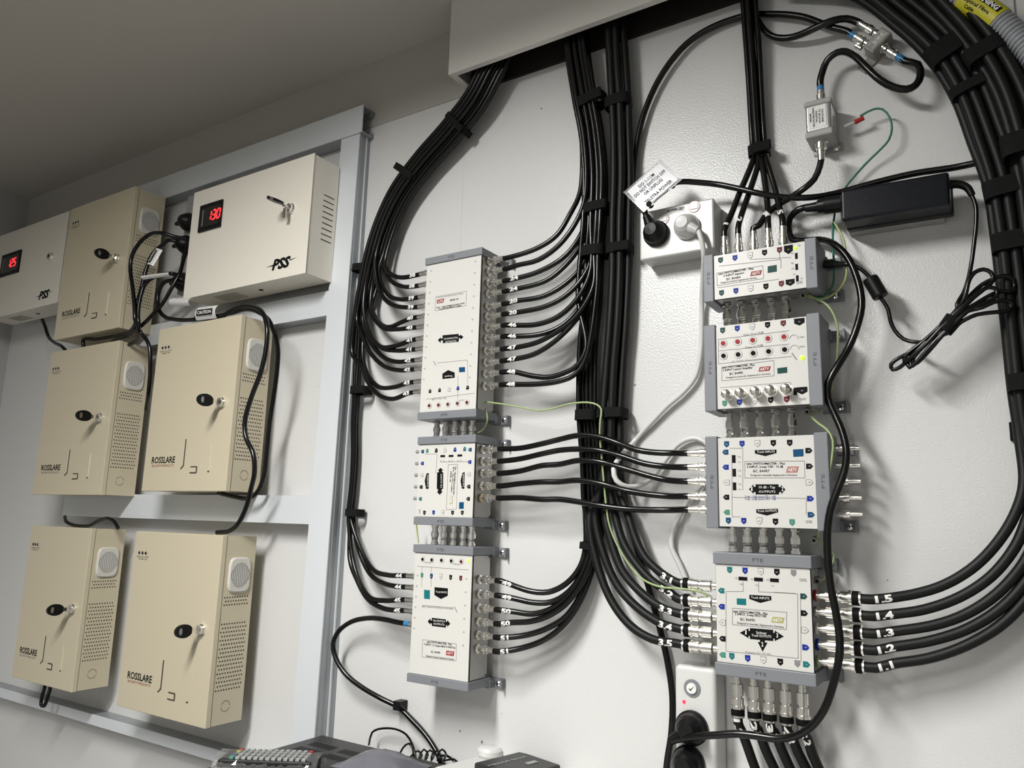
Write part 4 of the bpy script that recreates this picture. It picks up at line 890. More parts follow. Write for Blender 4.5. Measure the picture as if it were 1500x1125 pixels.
# further trunk cables of the big arch
B6 = [(1330,-60,.045),(1400,0,.045),(1450,55,.045),(1487,115,.045),(1512,180,.045),(1528,260,.043),(1540,340,.04),(1550,430,.038),(1560,520,.036),(1570,620,.034),(1590,800,.034),(1610,1100,.034)]
for i,(a,l) in enumerate(((-1.5,0),(-.5,0),(.5,0),(-1,1),(0,1))):
    run = [bundle_point(B6,k,a*1.15,l,.0060)+jit() for k in range(len(B6))]
    dn = lambda p: [Vector((p.x,p.y,p.z-.15)), Vector((p.x,p.y,.01))]
    cable([run[0]+Vector((-.06,0,.03))]+run+dn(run[-1]), .0060, 'thick black trunk cable in the outer strand of the big arch', 'outer trunk cables of the big arch', m='jacket_matte', n=10, name='trunk_cable')
B7 = B5
for i,(a,l) in enumerate(((-.1,1),(.9,1),(1.9,1),(-.9,-1))[:3]):
    run = [bundle_point(B7,k,a,l,RG11)+jit() for k in range(len(B7))]
    cable([run[0]+Vector((-.09,0,.045))]+run+[bundle_point(B7,10,a,l,RG11)+Vector((.03,0,-.25)), bundle_point(B7,10,a,l,RG11)+Vector((.035,0,-.5)), Vector((bundle_point(B7,10,a,l,RG11).x+.035,-.02-.011*i,.01))], RG11, 'black trunk cable lying on the inner strand of the big arch at the right edge', 'inner trunk cables of the big arch', m='jacket_matte', n=10, name='trunk_cable')
# --- bottom cables 1.2 - 5.2 of the splitter
ze_ = lambda x,y: (1040+x/6.817, 960+y/6.817)
Bt = [((265,210),[(275,570),(310,740),(370,900),(450,1125),(560,1400)]),((430,235),[(440,590),(480,740),(550,930),(640,1125),(760,1400)]),((575,255),[(600,610),(640,760),(720,950),(800,1125),(930,1400)]),
      ((745,275),[(765,640),(810,800),(880,970),(960,1125),(1090,1400)]),((915,300),[(930,660),(970,820),(1020,980),(1085,1125),(1200,1400)])]
for i,(top,tl) in enumerate(Bt):
    x,_ = K(*ze_(top[0],top[1]+60),.048); z_top = oR4[2]
    mb = MB(); port(mb, Vector((x,-.046,z_top)), (0,0,-1), .014); mb.build('port', eR4)
    zc0 = K(*ze_(*tl[0]),.048)[1]; x2 = K(*ze_(*tl[0]),.048)[0]
    pts = [Vector(((x+x2)/2,-.046,z_top-.046)), Vector((x2,-.046,z_top-.056))]+[P(*ze_(*p), .046-(.02)*(k/4)) for k,p in enumerate(tl)][1:]
    q_ = pts[-1]; pts += [Vector((q_.x+.01,q_.y,q_.z-.2)), Vector((q_.x+.01,q_.y,.01))]
    o,sp = cable(pts, RG11, 'thick black coaxial cable marked %d.2 dropping from the underside of the three-way splitter'%(i+1), 'thick cables under the splitter', m='jacket_matte', mark='%d.2'%(i+1), ends=(('a','big',None,(0,0,1)),), mark_rev=('a',False), mark_at=-.003, mark_size=.0075, n=10)
# --- bundle 4: numbered cables into the injector
B4 = [(1095,-30,.03),(1099,30,.026),(1103,80,.022),(1106,130,.018),(1109,180,.016),(1112,222,.016)]
zf = lambda x,y: (900+x/3.75, 220+y/3.75)
I1 = [([(760,60),(690,230),(635,370),(611,470)],(-.95,0)),([(790,70),(742,230),(700,350),(684,460)],(.0,1)),None,([(808,60),(830,200),(843,330),(845,420)],(.05,0)),([(835,50),(880,200),(908,320),(922,420)],(1.0,0))]
Ibase = [(607,570),(683,545),(767,530),(848,515),(928,500)]
for i in range(5):
    x,_ = K(*zf(*Ibase[i]),.046); z = bR1[3]; mb = MB(); port(mb, Vector((x,-.046,z)), (0,0,1), .008); mb.build('port', eR1)
    zt0 = z+.030
    if I1[i]:
        tl,(a,l) = I1[i]; run = [bundle_point(B4,k,a,l,RG6)+jit(.0003) for k in range(len(B4))]
        pts = [run[0]+Vector((0,0,.04))]+run+[P(*zf(*p), .022+.024*(k+1)/4) for k,p in enumerate(tl[:-1])]+[Vector((x,-.046,zt0+.012)),Vector((x,-.046,zt0))]
        cable(pts, RG6, 'black coaxial cable marked %d plugged into the top of the injector unit'%(i+1), 'cables from the centre strand into the injector', mark=str(i+1), ends=(('b','f',None,(0,0,-1)),), mark_rev=('b',False), mark_at=.012, mark_size=.007)
    else:
        pts = [P(1203,232,.046),P(1201,243,.044),P(1193,262,.04),P(1178,276,.034),P(1160,288,.034),P(1140,300,.036),P(1122,315,.042),P(1112,330,.046),Vector((x,-.046,zt0+.008)),Vector((x,-.046,zt0))]
        cable(pts, RG6, 'black coaxial cable marked 3 running from the silver surge protector to the injector', None, mark='3', ends=(('a','f',None,(0,0,1)),('b','f',None,(0,0,-1))), mark_rev=('b',False), mark_at=.022, mark_size=.007)
# --- straps
def strap_on(path, k, ac, hw, r, d0, d1, hm, label):
    "band round a strand of cables of radius r: centre ac and half width hw in cable diameters"
    c = bundle_point(path, k, ac, 0, r); A = bundle_point(path, k-.5, ac, 0, r); B = bundle_point(path, k+.5, ac, 0, r)
    ax = (A-B); ax.y = 0; ax.normalize(); lat = Vector((ax.z,0,-ax.x)); c.y = -(d0+d1)/2; w = hw*2.02*r; dp = (d1-d0)/2; mb = MB(); n = 28; vs = []
    ring = [(math.copysign(abs(math.cos(2*math.pi*q/n))**.5,math.cos(2*math.pi*q/n)), math.copysign(abs(math.sin(2*math.pi*q/n))**.5,math.sin(2*math.pi*q/n))) for q in range(n)]
    for (t_, e) in ((-1,0),(-1,.0014),(1,.0014),(1,0)):
        for rx, ry in ring: vs.append(c+ax*hm*t_+lat*rx*(w+e)+Vector((0,-ry*(dp+e),0)))
    mb.add(vs, [(j*n+q, j*n+(q+1)%n, ((j+1)%4)*n+(q+1)%n, ((j+1)%4)*n+q) for j in range(4) for q in range(n)], 'velcro')
    return tag(mb.build('cable_strap'), label, 'cable strap', 'black cable straps')
def strap(u, v, wpx, d0, d1, hpx, ang, label, tail=True):
    "soft band wrapped round a strand; ang = lean of the strand from vertical, degrees"
    c = P(u,v,(d0+d1)/2); w = (P(u+wpx/2,v,(d0+d1)/2)-P(u-wpx/2,v,(d0+d1)/2)).length/2; h = (P(u,v-hpx/2,.03)-P(u,v+hpx/2,.03)).length/2; dp = (d1-d0)/2+.0012
    a_ = math.radians(ang); ax = Vector((math.sin(a_),0,math.cos(a_))); lat = Vector((math.cos(a_),0,-math.sin(a_))); mb = MB(); n = 24; ring = []
    for k in range(n):
        q = 2*math.pi*k/n; cx_,sx_ = math.cos(q),math.sin(q)
        ring.append((math.copysign(abs(cx_)**.6,cx_), math.copysign(abs(sx_)**.6,sx_)))
    vs = []
    for (t_, e) in ((-1,0),(-1,.0012),(1,.0012),(1,0)):
        for rx, ry in ring: vs.append(c+ax*h*t_+lat*rx*(w+e)+Vector((0,-ry*(dp+e),0)))
    fs = [(j*n+k, j*n+(k+1)%n, ((j+1)%4)*n+(k+1)%n, ((j+1)%4)*n+k) for j in range(4) for k in range(n)]
    mb.add(vs, fs, 'velcro')
    if tail:
        b = c+lat*(w*.55)+Vector((0,-dp-.001,0)); mb.hexa([b+lat*-.012-ax*h*.9, b+lat*.012-ax*h*.9, b+lat*.012+ax*h*.9, b+lat*-.012+ax*h*.9, b+lat*-.012-ax*h*.9+Vector((0,-.002,0)), b+lat*.010-ax*h*.9+Vector((0,-.002,0)), b+lat*.010+ax*h*.9+Vector((0,-.002,0)), b+lat*-.012+ax*h*.9+Vector((0,-.002,0))], 'velcro')
    return tag(mb.build('cable_strap'), label, 'cable strap', 'black cable straps')
strap(672,183,40,.014,.042,8,48,'black strap round the left arch just under the duct')
strap(597,254,37,.012,.038,9,38,'black strap round the left arch, halfway down its slope')
strap(533,393,26,.012,.034,10,6,'black strap round the left arch beside the top of the tall cream multiswitch',False)
strap(529,572,21,.006,.032,11,2,'black strap on the left strand level with the lower cables of the tall multiswitch',False)
strap(520,751,18,.006,.028,11,2,'black strap on the left strand where four cables fan out',False)
strap(867,150,36,.014,.044,15,-6,'black strap near the top of the left of the two centre strands')
strap(906,151,32,.014,.040,15,-2,'black strap near the top of the right of the two centre strands',False)
strap(874,307,34,.010,.038,14,0,'black strap on the left centre strand beside the white hanging tag')
strap(871,370,32,.008,.038,15,2,'black strap on the left centre strand at the height of the socket box',False)
strap(908,366,33,.008,.036,14,2,'black strap on the right centre strand beside the socket box')
strap(862,609,30,.006,.036,15,2,'black strap low on the left centre strand above the crossing cables',False)
strap(897,606,38,.006,.036,15,2,'black strap low on the right centre strand above the crossing cables')
strap(866,800,24,.006,.034,10,6,'black tie where the lower left cables gather into the centre strand',False)
strap(1112,222,27,.008,.028,15,-3,'black strap where four cables fan out above the injector')
strap_on(B5,2.1,1.4,2.35,RG11,.020,.049,.012,'black strap high on the inner strand of the big arch')
strap_on(B5,3.0,1.4,2.35,RG11,.020,.049,.006,'second black strap from the top on the inner strand of the big arch')
strap_on(B5,5.2,1.4,2.35,RG11,.018,.047,.010,'black strap on the big arch right of the power brick')
strap_on(B5,6.25,1.4,2.35,RG11,.016,.044,.010,'black strap on the big arch just below the power brick height')
strap_on(B5,8.9,1.4,2.35,RG11,.010,.044,.009,'black strap low on the big arch')
strap_on(B6,2.25,-.9,1.35,.0069,.036,.062,.009,'black strap on the outer strand of the big arch under the grey conduit')
strap_on(B6,4.4,-.4,1.9,.0069,.036,.067,.012,'black strap on the outer strand at the right edge')
mb = MB(); p = P(1490,632,.006); mb.box(p.x-.007,p.x+.02,-.012,-.0005,p.z-.010,p.z+.010,'velcro'); tag(mb.build('cable_mount',bevel=.001),'black cable mount stuck on the wall at the right edge below the big arch','cable mount')
# ------------------------------------------------------------------ grey conduit with yellow warning sleeve
cp = spline(px([(1300,-75,.052),(1352,-32,.052),(1397,-8,.052),(1445,18,.052),(1485,50,.052),(1520,88,.052),(1555,150,.052),(1580,240,.052),(1590,420,.052),(1600,800,.052)],.052)+[Vector((K(1600,800,.052)[0],-.052,.01))], .0022)
L = [0]
for i in range(1,len(cp)): L.append(L[-1]+(cp[i]-cp[i-1]).length)
tot = L[-1]; fine = []; n_ = int(tot/.0008)
for k in range(n_+1):
    t_ = tot*k/n_; i = 0
    while i < len(L)-2 and L[i+1] < t_: i += 1
    fine.append(cp[i].lerp(cp[i+1],(t_-L[i])/max(1e-9,L[i+1]-L[i])))
mb = MB(); mb.tube(fine, .0125, 'conduit', 20, rf=lambda i: .0145-.0036*(1-abs(math.sin(i*math.pi*.0008/.0050)))**1.6)
co = tag(mb.build('conduit'),'grey corrugated conduit with a yellow warning sleeve crossing the top right corner','conduit')
# sleeve
i0 = min(range(len(fine)), key=lambda i:(fine[i]-P(1412,-2,.052)).length); i1 = min(range(len(fine)), key=lambda i:(fine[i]-P(1464,33,.052)).length)
mb = MB(); sl = fine[i0:i1]; mb.tube(sl, .0150, 'yellow', 24)
sv = mb.build('warning_sleeve', co)
f = MB(); tl_ = sum((sl[i+1]-sl[i]).length for i in range(len(sl)-1))
def wrap_rect(f, pts, r, s0, s1, a0, a1, m, lift=.0002):
    fr = frames(pts); Ls = [0]
    for i in range(1,len(pts)): Ls.append(Ls[-1]+(pts[i]-pts[i-1]).length)
    idx = [i for i in range(len(pts)) if s0 <= Ls[i] <= s1]; na = 6; vs = []
    for i in idx:
        tg = fr[i][1]; nn = Vector((0,-1,0)); nn = (nn-tg*nn.dot(tg)).normalized(); ey = nn.cross(tg)
        for k in range(na+1):
            a = a0+(a1-a0)*k/na; vs.append(pts[i]+(nn*math.cos(a)+ey*math.sin(a))*(r+lift))
    f.add(vs, [(j*(na+1)+k, (j+1)*(na+1)+k, (j+1)*(na+1)+k+1, j*(na+1)+k+1) for j in range(len(idx)-1) for k in range(na)], m, True)
wrap_rect(f, sl, .0150, .004, tl_-.003, .02, .52, 'ink')
text_wrap(f, 'WARNING', sl, .0154, .006, .0062, 'white_ink', False, .04, wf=(tl_-.012)/(text_mesh('WARNING',.04)[2]*.0062/.72), off=.0042)
text_wrap(f, 'Optical Fibre', sl, .0150, .006, .0040, 'ink', False, .02, wf=(tl_-.016)/(text_mesh('Optical Fibre',.02)[2]*.0040/.72), off=-.0045)
text_wrap(f, 'Cable', sl, .0150, .012, .0040, 'ink', False, .02, off=-.0105)
f.build('lettering', sv)
# ------------------------------------------------------------------ splitter, surge protector and their cables
def oriented_box(mb, c, ex, ey, ez, hx, hy, hz, m):
    mb.hexa([c+ex*sx*hx+ey*hy+ez*sz*hz for sx,sz in ((-1,-1),(1,-1),(1,1),(-1,1))]+[c+ex*sx*hx-ey*hy+ez*sz*hz for sx,sz in ((-1,-1),(1,-1),(1,1),(-1,1))], m)
c = P(1285,58,.03); A = P(1270.5,73,.03); B = P(1298.5,43.5,.03)
ez = (B-A).normalized(); ex = Vector((ez.z,0,-ez.x)); hz = (B-A).length/2; hx = (P(1306.5,48,.03)-P(1290.7,39.6,.03)).length/2; ey = Vector((0,1,0))
e = empty('signal_splitter', Vector((c.x,-.002,c.z)), 'small metal two-way splitter by the big arch at the top right', 'splitter')
mb = MB(); oriented_box(mb, Vector((c.x,-.020,c.z)), ex, ey, ez, hx, .010, hz, 'cast_metal'); oriented_box(mb, Vector((c.x,-.006,c.z)), ex, ey, ez, hx*.9, .0058, hz*.9, 'cast_metal'); mb.build('body', e, bevel=.0015)
mb = MB(); oriented_box(mb, Vector((c.x,-.0304,c.z)), ex, ey, ez, hx*.72, .0003, hz*.82, 'painted_cast'); oriented_box(mb, Vector((c.x,-.0308,c.z))+ez*hz*.1, ex, ey, ez, hx*.34, .0002, hz*.45, 'white_ink')
def otext(mb, s, c, ex_, ez_, h, w, m, y):
    vs, fs, tw = text_mesh(s, .02); mb.add([Vector((c.x,0,c.z))+ex_*(v.x/tw-.5)*w+ez_*(v.y/.72-.5)*h+Vector((0,-y,0)) for v in vs], fs, m)
otext(mb, 'TWO WAY', c+ex*.0016+ez*hz*.1, ez, -ex, .0022, hz*.8, 'ink', .0312); otext(mb, 'SPLITTER', c-ex*.0018+ez*hz*.1, ez, -ex, .0022, hz*.8, 'ink', .0312)
otext(mb, 'OUT', c-ez*hz*.65, ez, -ex, .003, .006, 'ink_grey', .0309)
mb.build('label_plate', e)
mb = MB(); fl = c-ez*(hz+.007); oriented_box(mb, Vector((fl.x,-.002,fl.z)), ex, ey, ez, hx*.8, .0015, .009, 'cast_metal'); mb.lathe(Vector((fl.x,-.0035,fl.z))-ez*.003,(0,-1,0),[(0,.003),(.001,.003),(.0018,0)],'nickel',10); mb.build('mounting_tab', e)
pa = P(1281,43,.02)+ex*.001; pb = P(1263,67,.02); pc = P(1300,66,.02)
mb = MB()
q1 = Vector((c.x,-.020,c.z))-ex*hx+ez*hz*.55; q2 = Vector((c.x,-.020,c.z))-ex*hx-ez*hz*.45; q3 = Vector((c.x,-.020,c.z))+ex*hx-ez*hz*.05
for q,sg in ((q1,-1),(q2,-1),(q3,1)):
    mb = MB(); port(mb, q, ex*sg, .006); mb.build('port', e)
mb = MB(); g = Vector((c.x,-.018,c.z))-ex*(hx+.006)-ez*hz*.95; mb.lathe(g,-ex,[(0,.003),(.004,.003),(.0042,.0042),(.008,.0042)],'nickel',8); mb.build('earth_screw', e)
B4x = lambda v, off: P(1098+v*.06+off, v, .012)
q1e = q1-ex*.030; q2e = q2-ex*.030; q3e = q3+ex*.030
cable([P(1090,-40,.016),P(1096,8,.014),P(1106,25,.014),P(1111,32,.014),P(1118,43,.014),P(1131,53,.015),P(1147,56,.016),P(1163,54,.018),P(1184,46,.024),P(1205,36,.028),P(1221,30,.028),P(1240,27.5,.022),q1e-ex*.006,q1e], .0046, 'black cable dipping in a loop to the upper left port of the small splitter', ends=(('b','f',None,tuple(ex)),))
sp1 = [q2e,q2e-ex*.008,P(1222,41,.02),P(1200,33,.018),P(1179,25.5,.016),P(1152,21.5,.014),P(1120,21,.01),P(1098,22,.008),P(1078,27,.008),P(1055,35,.009),P(1030,47,.01),P(1005,65,.011),P(985,87,.012),P(968,112,.012),P(955,137,.012),P(943,168,.012),P(935,200,.012),P(930,235,.012),P(927,280,.012),P(925,340,.012),P(921,420,.012),P(917,500,.012),P(911,560,.012),P(906,620,.010),P(908,680,.008),P(915,730,.008)]
cable(sp1+[P(921,760,.010),P(932,800,.010),P(944,838,.010),P(957,885,.010),P(969,930,.010),P(979,975,.010),P(985,1020,.010),P(984,1070,.010),P(976,1130,.010),P(976,1230,.010),Vector((K(976,1230,.01)[0],-.012,.01))], .0046, 'long black cable sweeping from the splitter behind the centre strands past the power strip', ends=(('a','f','blue_boot',tuple(ex)),))
# surge protector
d_ = .044; xa,za_ = K(1180,152,d_); xb,zb2 = K(1217,187,d_)
x0,x1 = K(1178,175,d_)[0],K(1219,170,d_)[0]; z1,z0 = K(1178,152,d_)[1], K(1180,199,d_)[1]
e = empty('surge_protector', ((x0+x1)/2,-.002,z0), 'silver surge protector box with grey end caps and an earth wire, near the top right', 'surge protector')
mb = MB(); oriented_box(mb, Vector(((x0+x1)/2,-.024,(z0+z1)/2)), Vector((1,0,0)),ey,Vector((0,0,1)),(x1-x0)/2-.0012,.0195,(z1-z0)/2-.003,'alu_bright'); mb.build('body', e, bevel=.004, seg=4)
for a_,b_ in ((z0-.004,z0+.005),(z1-.005,z1+.002)):
    mb = MB(); mb.box(x0,x1,-d_,-.003,a_,b_,'painted_cast'); mb.build('end_cap', e, bevel=.0025, seg=3)
mb = MB(); mb.box(x0+.002,x1+.004,-.003,-.0005,z0-.010,z0+.001,'painted_cast'); 
for xx in (x0+.007,x1-.003): mb.lathe(Vector((xx,-.003,z0-.006)),(0,-1,0),[(0,.004),(.0015,.0038),(.003,.0)],'nickel',10)
mb.build('mounting_flange', e, bevel=.0005)
mb = MB(); ec = Vector(((x0+x1)/2-.0015,0,(z0+z1)/2)); mb.box(ec.x-.011,ec.x+.011,-.0440,-.0434,z0+.007,z1-.007,'white_ink')
for k,(s_,w_) in enumerate((('OUTLINE',.018),('TV BLOCK',.02),('DIGITAL',.016),('SURGE PROTECTOR',.026),('MODEL',.012))):
    otext(mb, s_, ec+Vector((.007-.0036*k,0,0)), Vector((0,0,-1)), Vector((1,0,0)), .0022, w_, 'ink', .0443)
mb.build('label_plate', e)
mb = MB(); xp = K(1202,130,.024)[0]; port(mb, Vector((xp,-.024,z1)), (0,0,1), .006); mb.build('port', e)
mb = MB(); xq = (x0+x1)/2+.001; port(mb, Vector((xq,-.024,z0-.003)), (0,0,-1), .010); mb.build('port', e)
mb = MB(); tp = P(1237,186,.02); mb.lathe(tp,(P(1250,180,.02)-tp),[(0,.003,'zinc'),(.012,.0022,'zinc'),(.0125,.0032,'red'),(.024,.003)],'red',8); mb.build('earth_lug', e)
zt1 = z1+.030
cable([Vector((xp,-.024,zt1)),Vector((xp,-.025,zt1+.006)),P(1205,104,.026),P(1212,88,.028),P(1226,77,.032),P(1239,76,.036),P(1253,83,.04),P(1271,101,.042),P(1290,118,.042),P(1309,128,.040),P(1328,131,.038),P(1341,125,.034),P(1348,112,.030),P(1345,95,.025),q3e+ex*.006,q3e], .0046, 'black cable curling from the surge protector to the right port of the small splitter', ends=(('a','f','blue_boot',(0,0,-1)),('b','f','blue_boot',tuple(-ex))))
# ------------------------------------------------------------------ earth wires
def wire(pts, label, m='earth_green', r=.0014, name='earth_wire'): return cable(pts, r, label, name=name, m=m, cat='wire', n=6, step=.006)[0]
wire([P(1260,170,.02),P(1279.5,160,.022),P(1292.5,160,.022),P(1303.7,173,.022),P(1306.5,188,.02),P(1302,205,.02),P(1290.6,218,.018),P(1272,236,.014),P(1250,260,.012),P(1238,275,.01),P(1226,300,.01),P(1221,325,.012),P(1220,352,.02),P(1221,375,.03),P(1222,395,.03),P(1219,420,.032),P(1205,435,.034),P(1180,433,.036)], 'dark green earth wire from the surge protector down behind the power brick to the injector', 'earth_dark')
wire([P(1222,325,.02),P(1235,350,.028),P(1240,385,.03),P(1238,410,.03),P(1225,428,.034),P(1205,438,.04),P(1182,434,.038)], 'yellow-green earth wire hanging from behind the power brick to the injector','earth_yellow')
wire([P(1181,430,.038),P(1195,437,.045),P(1212,447,.05),P(1222,462,.05),P(1227,480,.048),P(1227,510,.045),P(1224,540,.045),P(1218,570,.04),P(1212,590,.038),P(1200,605,.036),P(1186,603,.036)], 'yellow-green earth wire arching between the injector and the launch amplifier','earth_green')
wire([P(1186,604,.036),P(1190,612,.05),P(1200,621,.06),P(1212,630,.066),P(1220,645,.068),P(1219,668,.068),P(1214,695,.068),P(1207,722,.066),P(1203,750,.06),P(1200,775,.05),P(1197,790,.038)], 'yellow-green earth wire looping over the right cap of the 10 dB tap','earth_green')
wire([P(1198,790,.036),P(1208,800,.03),P(1222,812,.026),P(1216,832,.03),P(1205,850,.034),P(1199,846,.036)], 'short yellow-green earth wire at the top right of the three-way splitter','earth_green')
wire([P(707,588,.04),P(722,590,.044),P(740,592.5,.05),P(765,597,.05),P(791,601.5,.048),P(812,598,.046),P(830,592.5,.044),P(860,589.5,.042),P(875,593,.042),P(881,600,.042),P(879.5,615,.044),P(878.6,638,.042),P(881,665,.042),P(884,700,.042),P(888,740,.042),P(893,770,.042),P(908,805,.042),P(935,843,.044),P(965,859,.056),P(1000,862.5,.058),P(1025,867,.054),P(1042,874,.046)], 'long yellow-green earth wire from the tall cream multiswitch across the centre strands','earth_green')
wire([P(708,590,.038),P(712,602,.044),P(714,614,.044),P(710,626,.042),P(703,633,.04),P(696,634,.036)], 'short green earth wire between the tall cream multiswitch and the square tap','earth_green')
wire([P(610,768,.03),P(611,780,.028),P(613,795,.03)], 'short yellow wire at the left gap between the square tap and the lower multiswitch','earth_yellow')
for e_,u,v in ((eL1,707,585),(eL3,702,835),(eR1,1178,432),(eR2,1184,601),(eR3,1194,788),(eR4,1199,847)): earth_terminal(e_,u,v)
# ------------------------------------------------------------------ socket box, plugs, tag
d_ = .038; x0,x1 = K(937,345,d_)[0],K(1046,330,d_)[0]; z1 = K(1046,289,d_)[1]; z0 = (K(936,380,d_)[1]+K(1046,366,d_)[1])/2
e = empty('power_outlet', ((x0+x1)/2,-.001,z0), 'white double power outlet on a mounting block, a black and a white plug in it', 'power outlet')
mb = MB(); mb.box(x0+.001,x1-.001,-.030,-.0005,z0+.001,z1-.001,'gpo_plastic'); mb.build('mounting_block', e, bevel=.002)
mb = MB(); mb.box(x0,x1,-d_,-.030,z0,z1,'gpo_plastic'); mb.build('face_plate', e, bevel=.0025, seg=3)
mb = MB(); lx,lz = K(975,311,d_); lx2,_ = K(1003,303,d_); mb.box(lx,lx2,-d_-.0005,-d_+.001,lz-.0035,lz+.005,'white_ink'); text_line(mb,'DB1-PWR-CB27',(lx+.001,lz-.0014),(lx2-.001,lz-.0014),.0042,d_+.0006,'ink',.02); mb.build('printed_label', e)
for (u,v) in ((972,321),(1017,303)):
    mb = MB(); p = P(u,v,d_); oriented_box(mb, p, Vector((1,0,0)), ey, Vector((0,0,1)), .006, .002, .004, 'gpo_plastic')
    n = 14; mb.lathe(p,(0,-1,0),[(0,.0085),(.0008,.0085),(.0008,.0078),(.0009,0)],'faded_red' if u>1000 else 'faded_red',20); mb.lathe(p,(0,-1,0),[(.0005,.0078),(.0011,.0078)],'gpo_plastic',20); mb.build('switch', e, bevel=.0008)
PL = []
def plug(c, r, m, ang, label, depth=.024, cord=True):
    mb = MB(); mb.lathe(c,(0,-1,0),[(0,r),(.004,r),(.006,r*.9),(depth*.55,r*.82),(depth*.8,r*.66),(depth,r*.45),(depth+.001,0)],m,24)
    a_ = math.radians(ang); dr = Vector((math.cos(a_),-.08,math.sin(a_))); s = c+Vector((0,-depth*.55,0))
    pts = [s+dr*r*.1, s+dr*r*.8, s+dr*r*1.35]; mb.tube(pts, .0060, m, 10, rf=lambda i: (.0085,.007,.0048)[i])
    for k in range(4): mb.lathe(s+dr*(r*(.85+.13*k)),dr,[(0,.0066-.0004*k),(.0018,.0066-.0004*k)],m,10)
    o = mb.build('plug'); PL.append(o); return s+dr*r*1.4
pb_ = P(962,343,d_+.001); pw_ = P(1007,333,d_+.001)
c1 = plug(pb_, .0185, 'black_plastic', 112, 'round black plug in the left socket of the white outlet')
c2 = plug(pw_, .0180, 'white_plastic', -35, 'round white plug in the right socket of the white outlet')
o_ = cable([c1, c1+Vector((-.001,-.002,.010)), P(950,300,.06), P(958,291,.060),P(975,275,.058),P(988,268,.055),P(1000,266,.05),P(1020,267,.045),P(1050,270,.040),P(1085,277,.042),P(1115,284,.042),P(1150,289,.035),P(1190,289,.03),P(1225,283,.02),P(1280,268,.018),P(1340,254,.018),P(1400,245,.02),P(1440,236,.025),P(1475,225,.022)], .0042, 'black power cord from the black plug running behind the power brick to the big arch', name='power_cable')[0]; attach(PL[0], o_)
o_ = cable([c2, c2+Vector((.003,0,-.010)), P(1031,372,.05), P(1030,400,.03),P(1028,440,.012),P(1028,480,.009),P(1026,520,.009),P(1018,553,.009),P(996,579,.009),P(980,592,.009),P(953,620,.008),P(928,648,.008),P(907,671,.036),P(899,687,.044),P(903,704,.044),P(918,713,.036),P(937,711,.02),P(952,703,.014),P(966,686,.010),P(980,667,.009),P(991,653,.009),P(1006,644,.009),P(1022,642,.009),P(1040,655,.009),P(1040,690,.009),P(1024,715,.009),P(1010,730,.009),P(995,756,.009),P(985,780,.009),P(984,802,.009),P(995,826,.009),P(1003,845,.009),P(1015,880,.012),P(1028,920,.016),P(1036,955,.018),P(1038,985,.018)], .0036, 'white power cord winding behind the crossing cables to the power strip', name='power_cable', m='white_cord')[0]; attach(PL[1], o_)
# hanging tag
tA,tB,tC,tD = P(914,281,.062),P(969,233,.062),P(996,265,.064),P(944,310,.064)
e = empty('warning_tag', (tA+tC)/2, 'white laminated tag reading do not switch off, tied to the black cord', 'tag')
exx = (tB-tA).normalized(); cc = (tA+tB+tC+tD)/4; wv = (tB-tA)*.5; hv = (tA-tD)*.5; nrm = exx.cross(hv.normalized())
if nrm.y > 0: nrm = -nrm
mb = MB(); q = [cc-wv-hv,cc+wv-hv,cc+wv+hv,cc-wv+hv]; mb.hexa([p-nrm*.0003 for p in q]+[p+nrm*.0003 for p in q],'clear_film'); mb.build('laminate', e)
mb = MB(); q = [cc-wv*.86-hv*.84,cc+wv*.86-hv*.84,cc+wv*.86+hv*.84,cc-wv*.86+hv*.84]; mb.hexa([p+nrm*.0004 for p in q]+[p+nrm*.0007 for p in q],'tag_white')
eyy = hv.normalized()
def tagtext(s, f0, w, h):
    vs,fs,tw = text_mesh(s,.02); mb.add([cc+exx*((v.x/tw-.5)*w)+eyy*(hv.length*f0+(v.y/.72)*h)+nrm*.001 for v in vs],fs,'ink')
W2 = wv.length*2
tagtext('DO 1-11/M',.42,W2*.40,.0052); tagtext('DO NOT SWITCH OFF',.10,W2*.80,.0054); tagtext('OR UNPLUG',-.22,W2*.46,.0052); tagtext('TELSTRA POWER',-.72,W2*.68,.0054)
mb.build('printed_card', e)
mb = MB(); mb.tube(spline([P(984,272,.058),P(978,279,.064),P(962,292,.065),P(953,302,.062)],.003),.0012,'clear_film' if False else 'ink_grey',6)
for p in (P(984,271,.060),P(952,300,.061)): mb.lathe(p+Vector((0,.004,0)),(0,-1,0),[(0,.0042),(.008,.0042)],'ink',8)
mb.build('tie', e)
# ------------------------------------------------------------------ power strip
d_ = .040; x0,x1 = K(988,1000,d_)[0],K(1045,1000,d_)[0]; z1 = K(1015,976,d_)[1]; z0 = K(1010,1300,d_)[1]
x1 = x0+.052
e = empty('power_strip', ((x0+x1)/2,-.001,z0), 'white vertical power strip with a round reset button and a red light', 'power strip')
mb = MB(); mb.box(x0,x1,-d_,-.0005,z0,z1,'white_plastic'); mb.build('housing', e, bevel=.006, seg=4)
mb = MB(); p = P(1014,1008,d_); mb.lathe(p,(0,-1,0),[(0,.0105,'cap_grey'),(.0012,.0105,'cap_grey'),(.0012,.0065,'white_ink'),(.0035,.0062,'white_ink'),(.0038,0)],'white_ink',20)
n = 10; mb.flat([(p.x-.0035,p.z),(p.x-.001,p.z-.003),(p.x+.0035,p.z+.003),(p.x-.001,p.z-.001)], d_+.0038,'ink'); mb.build('reset_button', e)
mb = MB(); p = P(1002,1028,d_); mb.lathe(p,(0,-1,0),[(0,.0024),(.001,.002),(.0013,0)],'led_red',10); mb.build('indicator', e)
c3 = plug(P(1014,1066,d_+.001), .0205, 'black_plastic', -145, 'round black plug in the power strip, its cord crossing the thick numbered cables')
